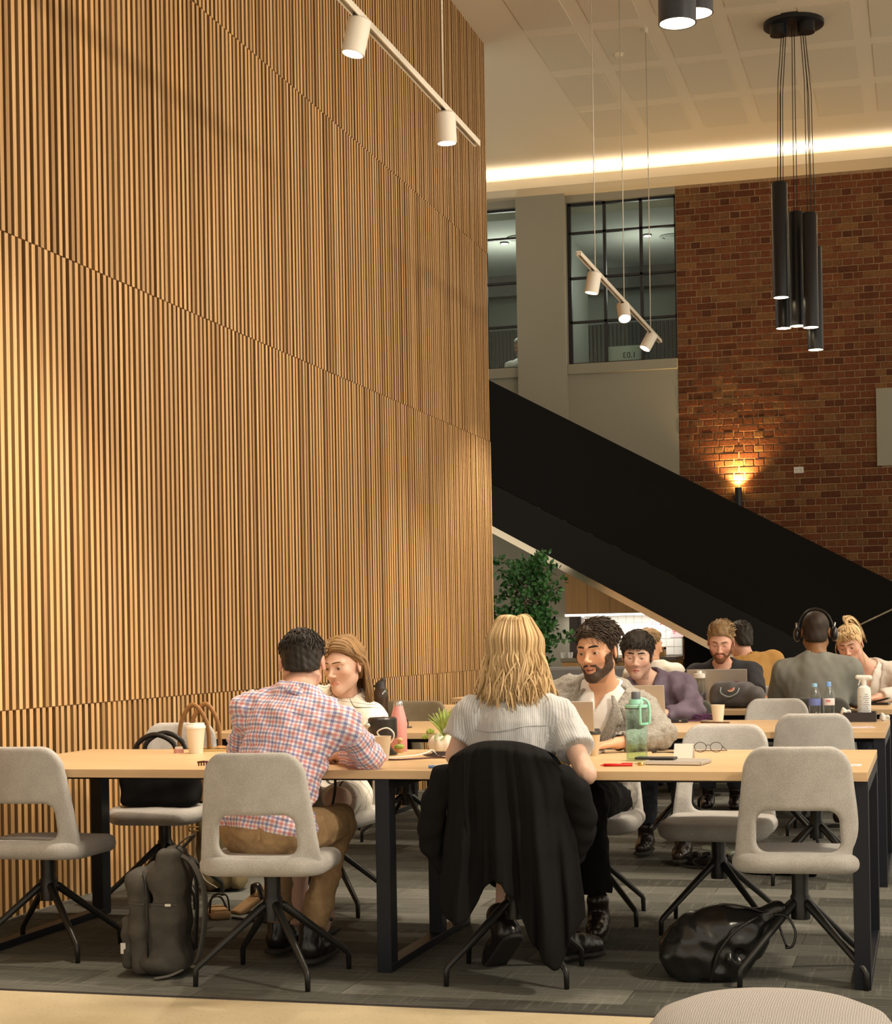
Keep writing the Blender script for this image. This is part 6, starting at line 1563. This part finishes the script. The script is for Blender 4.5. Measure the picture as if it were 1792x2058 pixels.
for x, y, z, lab in ((-.435, 9.60, TZ+.05, 'crumpled white tissue poking out of the black tray'), (-.235, 9.66, TZ+.018, 'crumpled white tissue lying right of the black tray')):
    S = SDF(); S.rbox((0, 0, 0), (.022, .016, .018), .006, .01, rot=Matrix.Rotation(R(25), 3, 'Y')); o = sdf_obj('tissue', S, .005, M_WHITEP, None, disp=wrinkle(.006, .03, 3)); o.location = (x, y, z); tag(o, lab, 'tissue', 'tissues')
# laptops
def laptop(x, y, rz, label, w=.31, hgt=.21, tilt=14):
    l = empty('laptop', (x, y, TZ), R(rz), label, 'laptop', 'open laptops'); box('base', (0, .11, .008), (w, .215, .014), M_SILVER, l, .004); box('keyboard', (0, .10, .0155), (w*.86, .10, .001), M_DARKS, l); box('trackpad', (0, .18, .0155), (w*.33, .06, .001), mat('pad_grey', (.4, .38, .35), .4, .5), l)
    rt = Matrix.Rotation(R(tilt), 3, 'X'); s = empty('screen', (0, 0, .014), 0); s.parent = l; s.rotation_euler = (R(tilt), 0, 0); box('lid', (0, 0, hgt/2), (w, .007, hgt), M_SILVER, s, .003); box('display', (0, .0042, hgt/2), (w*.95, .001, hgt*.92), emitter('laptop_display', (.55, .62, .75), .6), s)
laptop(-1.452, 6.915, 0, 'open silver laptop before the man in the grey blazer', tilt=10); laptop(-1.535, 9.40, -2, 'open silver laptop before the man in the purple shirt', .32, .20, 8); laptop(-1.37, 11.78, 0, 'open grey laptop before the man in the black T-shirt', .40, .235, 8)
n = empty('closed_laptop', (-.905, 6.49, TZ), R(-7), 'closed grey laptop lying under the phone on the front table', 'laptop'); box('cover', (0, 0, .008), (.215, .16, .014), mat('grey_cover', (.33, .30, .27), .5), n, .004); box('pages', (-.004, -.002, .008), (.210, .1605, .008), mat('page_white', (.6, .57, .52), .7), n)
p = empty('phone', (-.99, 6.50, TZ+.0155), R(-4), 'black phone resting on the closed grey laptop', 'phone'); box('body', (0, 0, .005), (.150, .073, .009), M_STEEL, p, .004); box('glass', (0, 0, .0098), (.144, .068, .001), M_DARKS, p)
p = empty('red_pen', (-1.105, 6.35, TZ), R(12), 'bright red pen lying before the teal bottle', 'pen'); tube('barrel', [(-.055, 0, .006), (.05, 0, .006)], .0055, mat('red_pen', (.65, .012, .010), .35), p, 10); tube('tip', [(-.055, 0, .006), (-.068, 0, .005)], [.0045, .001], mat('red_pen', (.65, .012, .010), .35), p, 8); box('clip', (.03, 0, .0125), (.04, .004, .002), mat('red_pen', (.65, .012, .010), .35), p)
p = empty('blue_pen', (-1.785, 6.25, TZ), R(70), 'white pen with a blue cap near the jacket', 'pen'); tube('barrel', [(-.01, 0, .006), (.11, 0, .006)], .005, M_WHITEP, p, 8); tube('cap', [(-.028, 0, .006), (-.002, 0, .006)], .0058, M_BCAP, p, 8)
tag(tube('pencil', [(-1.20, 9.50, TZ+.004), (-1.04, 9.47, TZ+.004)], .004, mat('pencil_dark', (.12, .06, .04), .5), None, 6), 'dark pencil lying on the second table before the paper cup', 'pencil')
t = empty('tent_card', (-.925, 6.80, TZ), R(-6), 'blank white tent card standing on the front table', 'card'); rt = Matrix.Rotation(R(-18), 3, 'X'); box('front_leaf', (0, -.012, .028), (.075, .0015, .058), M_WHITEP, t, 0, rt); box('rear_leaf', (0, .012, .028), (.075, .0015, .058), M_WHITEP, t, 0, Matrix.Rotation(R(18), 3, 'X'))
tag(lathe('brass_cap', [(0, 0), (.010, 0), (.012, .006), (.008, .012), (0, .013)], mat('brass', (.6, .42, .15), .3, 1), None, (-1.032, 6.40, TZ)), 'small brass cap lying beside the phone', 'cap')
g = empty('eyeglasses', (-.87, 7.12, TZ), R(6), 'thin folded eyeglasses lying before the empty chair', 'glasses'); M_GLF = mat('dark_wire', (.04, .025, .02), .35, .5)
for x in (-.032, .032): tube('rim', [(x+.024*math.cos(a), .0, .022+.020*math.sin(a)) for a in np.linspace(0, 2*math.pi, 21)], .0014, M_GLF, g, 5)
tube('bridge', [(-.008, 0, .028), (0, 0, .032), (.008, 0, .028)], .0014, M_GLF, g, 5); tube('temple', [(-.056, 0, .026), (-.10, .02, .006), (.02, .05, .004)], .0016, M_GLF, g, 5); tube('temple', [(.056, 0, .026), (.075, .03, .006), (-.03, .06, .004)], .0016, M_GLF, g, 5)
e = empty('earphones', (-1.02, 7.05, TZ), 0, 'black wired earphones lying behind the teal bottle', 'earphones'); tube('cable', spline([(-.06, 0, .004), (-.02, .015, .004), (.03, -.01, .004), (.07, .01, .004), (.02, .04, .004), (-.05, .03, .004)]), .0018, M_STEEL, e, 5)
for q in ((-.065, .0, .007), (-.06, .03, .007)): lathe('earbud', [(0, -.006), (.006, -.003), (.007, .003), (0, .006)], M_STEEL, e, q, 10)
for x, y, w, h, rz, col, lab in ((-.30, 6.44, .12, .085, -3, (.72, .62, .64), 'pale printed slip on the front table corner'), (-.35, 9.0, .16, .11, 14, (.70, .60, .66), 'pale lilac sheet at the end of the second table')):
    s = empty('paper_slip', (x, y, TZ), R(rz), lab, 'paper', 'paper slips'); box('sheet', (0, 0, .001), (w, h, .0015), mat('slip_%d' % int(w*100), col, .8), s); bm = bmesh.new(); add_box(bm, (-.01, h*.32, .002), (w*.7, h*.07, .0006)); add_box(bm, (-.02, h*.02, .002), (w*.5, h*.04, .0006)); add_box(bm, (w*.34, -h*.12, .002), (w*.1, h*.3, .0006)); from_bm('print', bm, mat('ink_lilac', (.42, .28, .34), .8), s)
# snack bag
b = empty('snack_bag', (-1.345, 6.47, TZ), R(15), 'yellow snack bag by the arm of the blonde woman', 'snack bag'); S = SDF(); S.ell((0, 0, .045), (.06, .03, .05), .02); S.rbox((0, 0, .095), (.055, .004, .02), .003, .03)
sdf_obj('pouch', S, .006, mat('yellow_foil', (.50, .33, .05), .25, .35, vary=(30, .6)), b, disp=wrinkle(.006, .035, 6), post=lambda D, X, Y, Z: np.maximum(D, .002-Z)); tube('seal', [(-.055, 0, .112), (.055, 0, .112)], .003, mat('yellow_foil', (.50, .33, .05)), b, 5)
tag(box('blue_wrapper', (-1.36, 6.33, TZ+.008), (.05, .03, .014), mat('blue_foil', (.12, .16, .55), .3), None, .004), 'small blue wrapper beside the yellow snack bag', 'wrapper')
# succulent in a white ribbed pot
s = empty('potted_succulent', (-1.975, 7.04, TZ), 0, 'spiky green succulent in a white gourd shaped pot', 'plant'); V, F = [], []; n = 40; prof = [(0, .0), (.035, .0), (.052, .015), (.058, .038), (.053, .062), (.040, .076), (.034, .074), (0, .066)]
for r_, z in prof:
    for i in range(n): a = 2*math.pi*i/n; q = r_*(1+.05*math.cos(8*a)); V.append((q*math.cos(a), q*math.sin(a), z))
for k in range(len(prof)-1):
    for i in range(n): a, b_ = k*n+i, k*n+(i+1) % n; F.append((a, b_, b_+n, a+n))
from_vf('pot', V, F, mat('white_ceramic', (.66, .60, .50), .4), s)
M_AIR = mat('air_plant_green', (.30, .40, .10), .5, vary=(20, .4)); M_SUC = mat('succulent_green', (.28, .36, .06), .45, vary=(20, .4)); rg = np.random.RandomState(2)
leafme = None
for i in range(34):
    a = i*2.4; tl = rg.uniform(.1, .85); L = rg.uniform(.09, .135); d = A(math.cos(a)*math.sin(tl), math.sin(a)*math.sin(tl), math.cos(tl)); p = A(.012, 0, .075); m_ = p+d*L*.5+A(0, 0, .006); e = p+d*L
    tube('leaf', spline([p, m_, e], 3), [.0052, .006, .0058, .005, .004, .0025, .0006], M_AIR, s, 5, (1, .4))
for (cx, cy, cz, sc) in ((-.045, -.01, .085, 1.0), (-.065, -.02, .065, .8)):
    for i in range(16):
        a = i*2.4; tl = .25+.07*i; L = .022*sc; d = A(math.cos(a)*math.sin(tl), math.sin(a)*math.sin(tl), math.cos(tl)); p = A(cx, cy, cz); tube('leaf', [p, p+d*L*.5, p+d*L], [.003*sc, .008*sc, .002*sc], M_SUC, s, 6, (1, .5))
tube('curl', spline([(.01, -.03, .075), (.0, -.05, .085), (-.012, -.055, .07), (-.004, -.052, .055), (.012, -.05, .06), (.03, -.045, .075)]), .004, mat('pale_green', (.36, .46, .24), .5), s, 6)
# little terrarium
t = empty('mini_terrarium', (-2.175, 7.08, TZ), 0, 'tiny jar with a green and orange succulent before the pink bottle', 'plant'); S = SDF(); 
for i in range(9): a = i*2.4; S.ell((.012*math.cos(a), .012*math.sin(a), .022+.003*(i % 3)), (.011, .011, .010), .004)
sdf_obj('succulent', S, .004, M_SUC, t); lathe('pot', [(0, 0), (.016, 0), (.020, .018), (0, .018)], mat('orange_clay', (.55, .28, .12), .6), t); S = SDF(); S.ell((.005, 0, .055), (.014, .012, .010), .004); S.cone((0, 0, .03), (.005, 0, .055), .004, .005, .004); sdf_obj('bloom', S, .004, mat('peach_bloom', (.66, .38, .20), .5), t)
# cables
def cable(name, pts, r, m, label, cat='cable', n=6): return tag(tube(name, spline(pts, n), r, m, None, 6), label, cat, 'cables')
Z0 = TZ+.004
cable('charging_cable', [(-2.165, 6.86, TZ+.062), (-2.195, 6.845, TZ+.10), (-2.155, 6.85, TZ+.118), (-2.125, 6.85, TZ+.095), (-2.14, 6.86, TZ+.06), (-2.185, 6.83, TZ+.03), (-2.15, 6.76, Z0), (-2.06, 6.78, Z0), (-1.99, 6.84, Z0+.01), (-1.975, 6.90, Z0+.02), (-1.93, 6.83, Z0), (-1.86, 6.77, Z0)], .0032, M_WHITEP, 'white charging cable looping up past the pink bottle'); 
cable('charging_cable', [(-2.12, 6.63, Z0), (-2.04, 6.62, Z0), (-1.98, 6.68, Z0), (-1.92, 6.74, Z0), (-1.84, 6.72, Z0), (-1.78, 6.66, Z0)], .0032, mat('maroon_cable', (.07, .012, .014), .5), 'dark red cable running across the front table')
for k in range(4): cable('charging_cable', [(-2.02+.02*k, 6.92-.02*k, Z0), (-1.96, 6.83+.015*k, Z0+.004*k), (-1.88, 6.80+.02*k, Z0+.004*k), (-1.80, 6.78+.015*k, Z0)], .0030, mat('dark_cable', (.03, .02, .022), .5), ('uppermost', 'second', 'third', 'lowest')[k]+' dark cable of the bundle beside the succulent pot')
cable('laptop_cable', [(-2.98, 9.30, Z0), (-2.90, 9.36, Z0+.02), (-2.86, 9.34, Z0+.06), (-2.80, 9.28, Z0+.03), (-2.76, 9.16, Z0), (-2.74, 9.05, Z0), (-2.72, 9.1, Z0)], .0035, M_STEEL, 'black cable curling on the second table behind the pink bottle'); cable('laptop_cable', [(-3.0, 9.1, Z0), (-2.90, 9.05, Z0), (-2.85, 9.12, Z0+.015), (-2.80, 9.06, Z0), (-2.87, 8.98, Z0)], .003, M_STEEL, 'short black cable lying at the near side of the second table')
pts = []; rg = np.random.RandomState(8)
for i in range(60): a = i*.62; pts.append((-1.215+(.05+.012*math.sin(i*1.3))*math.cos(a), 9.70+(.04+.012*math.cos(i*1.7))*math.sin(a), Z0+.004+.03*abs(math.sin(i*.37))))
cable('tangled_cable', pts+[(-1.30, 9.62, Z0), (-1.38, 9.60, Z0)], .003, mat('purple_cable', (.09, .02, .10), .5), 'tangled purple cable on the second table beside the paper cup', n=3)
c = empty('power_bank', (-1.345, 9.55, TZ), R(3), 'flat black power bank before the purple shirt', 'charger'); box('case', (0, 0, .011), (.14, .07, .022), M_STEEL, c, .005); box('port', (.03, -.0355, .011), (.014, .001, .006), M_SILVER, c)
w = empty('wallet', (-.315, 11.78, TZ), R(-8), 'black folded wallet before the ponytail woman', 'wallet'); box('lower_half', (0, 0, .008), (.13, .10, .014), M_LEATHER, w, .005); box('upper_half', (.005, .01, .030), (.12, .09, .012), M_LEATHER, w, .005, Matrix.Rotation(R(-14), 3, 'Y'))
f = empty('ring_binder', (-1.02, 12.02, TZ), 0, 'orange ring binder beside the grey backpack', 'binder'); box('cover', (0, 0, .030), (.16, .12, .05), mat('orange_card', (.62, .17, .03), .6), f, .003); box('pages', (0, -.003, .030), (.15, .12, .036), mat('page_white', (.6, .57, .52), .7), f)
wt = empty('wristwatch', (-1.235, 7.11, .795), R(-40), 'dark wristwatch on the wrist of the man in the blazer', 'watch'); tube('strap', [(0, .031*math.cos(a), .031*math.sin(a)) for a in np.linspace(0, 2*math.pi, 21)], .007, M_LEATHER, wt, 6, (.4, 1.3)); lathe('dial', [(0, .030), (.017, .030), (.017, .040), (0, .041)], mat('chrome', (.6, .58, .55), .2, 1), wt)
# ------------------------------------------------------------------ on the floor under the tables
s = empty('cork_sandal', (-3.10, 7.28, 0), R(30), 'tan and black sandal lying under the front table', 'sandal'); S = SDF(); S.rbox((0, 0, .018), (.045, .12, .018), .016, .01); sdf_obj('footbed', S, .007, mat('cork', (.36, .22, .10), .8), s)
tube('strap', spline([(-.045, .05, .025), (-.02, .055, .075), (.02, .055, .075), (.045, .05, .025)]), .012, M_LEATHER, s, 6, (.4, 1.4)); tube('strap', spline([(-.045, -.05, .025), (-.03, -.06, .10), (.03, -.06, .10), (.045, -.05, .025)]), .010, M_LEATHER, s, 6, (.4, 1.4))
s = empty('cork_sandal', (-2.99, 7.42, 0), R(-35), 'tan and black sandal tipped up beside its twin', 'sandal'); S = SDF(); S.rbox((0, 0, .05), (.04, .11, .016), .014, .01, rot=Matrix.Rotation(R(28), 3, 'X')); sdf_obj('footbed', S, .007, mat('cork', (.36, .22, .10), .8), s, post=lambda D, X, Y, Z: np.maximum(D, .002-Z)); tube('strap', spline([(-.04, .03, .06), (-.02, .02, .12), (.02, .02, .12), (.04, .03, .06)]), .012, M_LEATHER, s, 6, (.4, 1.4))
cable('power_lead', [(-2.35, 6.75, TZ-.036), (-2.36, 6.77, .60), (-2.42, 6.80, .40), (-2.46, 6.85, .2), (-2.55, 6.95, .03), (-2.75, 7.1, .008), (-3.0, 7.2, .008)], .006, M_STEEL, 'black power lead hanging from the front table to the carpet')
h = empty('power_strip', (-1.12, 9.30, 0), R(-20), 'black power strip with leads on the carpet by the second table', 'power strip'); box('strip_body', (0, 0, .022), (.30, .06, .042), M_STEEL, h, .006)
for k in range(4): box('plug', (-.10+.06*k, 0, .055), (.035, .04, .03), M_LEATHER, h, .005); 
for k in range(3): tube('lead', spline([(-.1+.08*k, 0, .065), (-.16+.09*k, -.10, .03), (-.05+.1*k, -.16, .008), (.12+.05*k, -.10, .008), (.2, .05, .008)]), .006, M_STEEL, h, 6)
S = SDF(); S.rbox((.02, .02, .082), (.09, .035, .012), .01, .01, rot=Matrix.Rotation(R(8), 3, 'Y')); sdf_obj('adapter', S, .006, mat('pale_green_gloss', (.45, .52, .42), .15), h)
c = empty('crumpled_coat', (-.78, 9.05, 0), 0, 'black coat heaped on the carpet beyond the empty chair', 'coat'); S = SDF(); S.ell((0, 0, .04), (.16, .10, .07), .04); S.ell((.10, .02, .07), (.09, .07, .06), .04); sdf_obj('coat_body', S, .010, M_BLACKCLOTH, c, disp=wrinkle(.014, .08, 5), post=lambda D, X, Y, Z: np.maximum(D, .003-Z)); S = SDF(); S.cone((.05, -.08, .05), (.2, -.1, .03), .035, .03, .02); sdf_obj('coat_sleeve', S, .010, M_BLACKCLOTH, c, disp=wrinkle(.008, .05, 6))
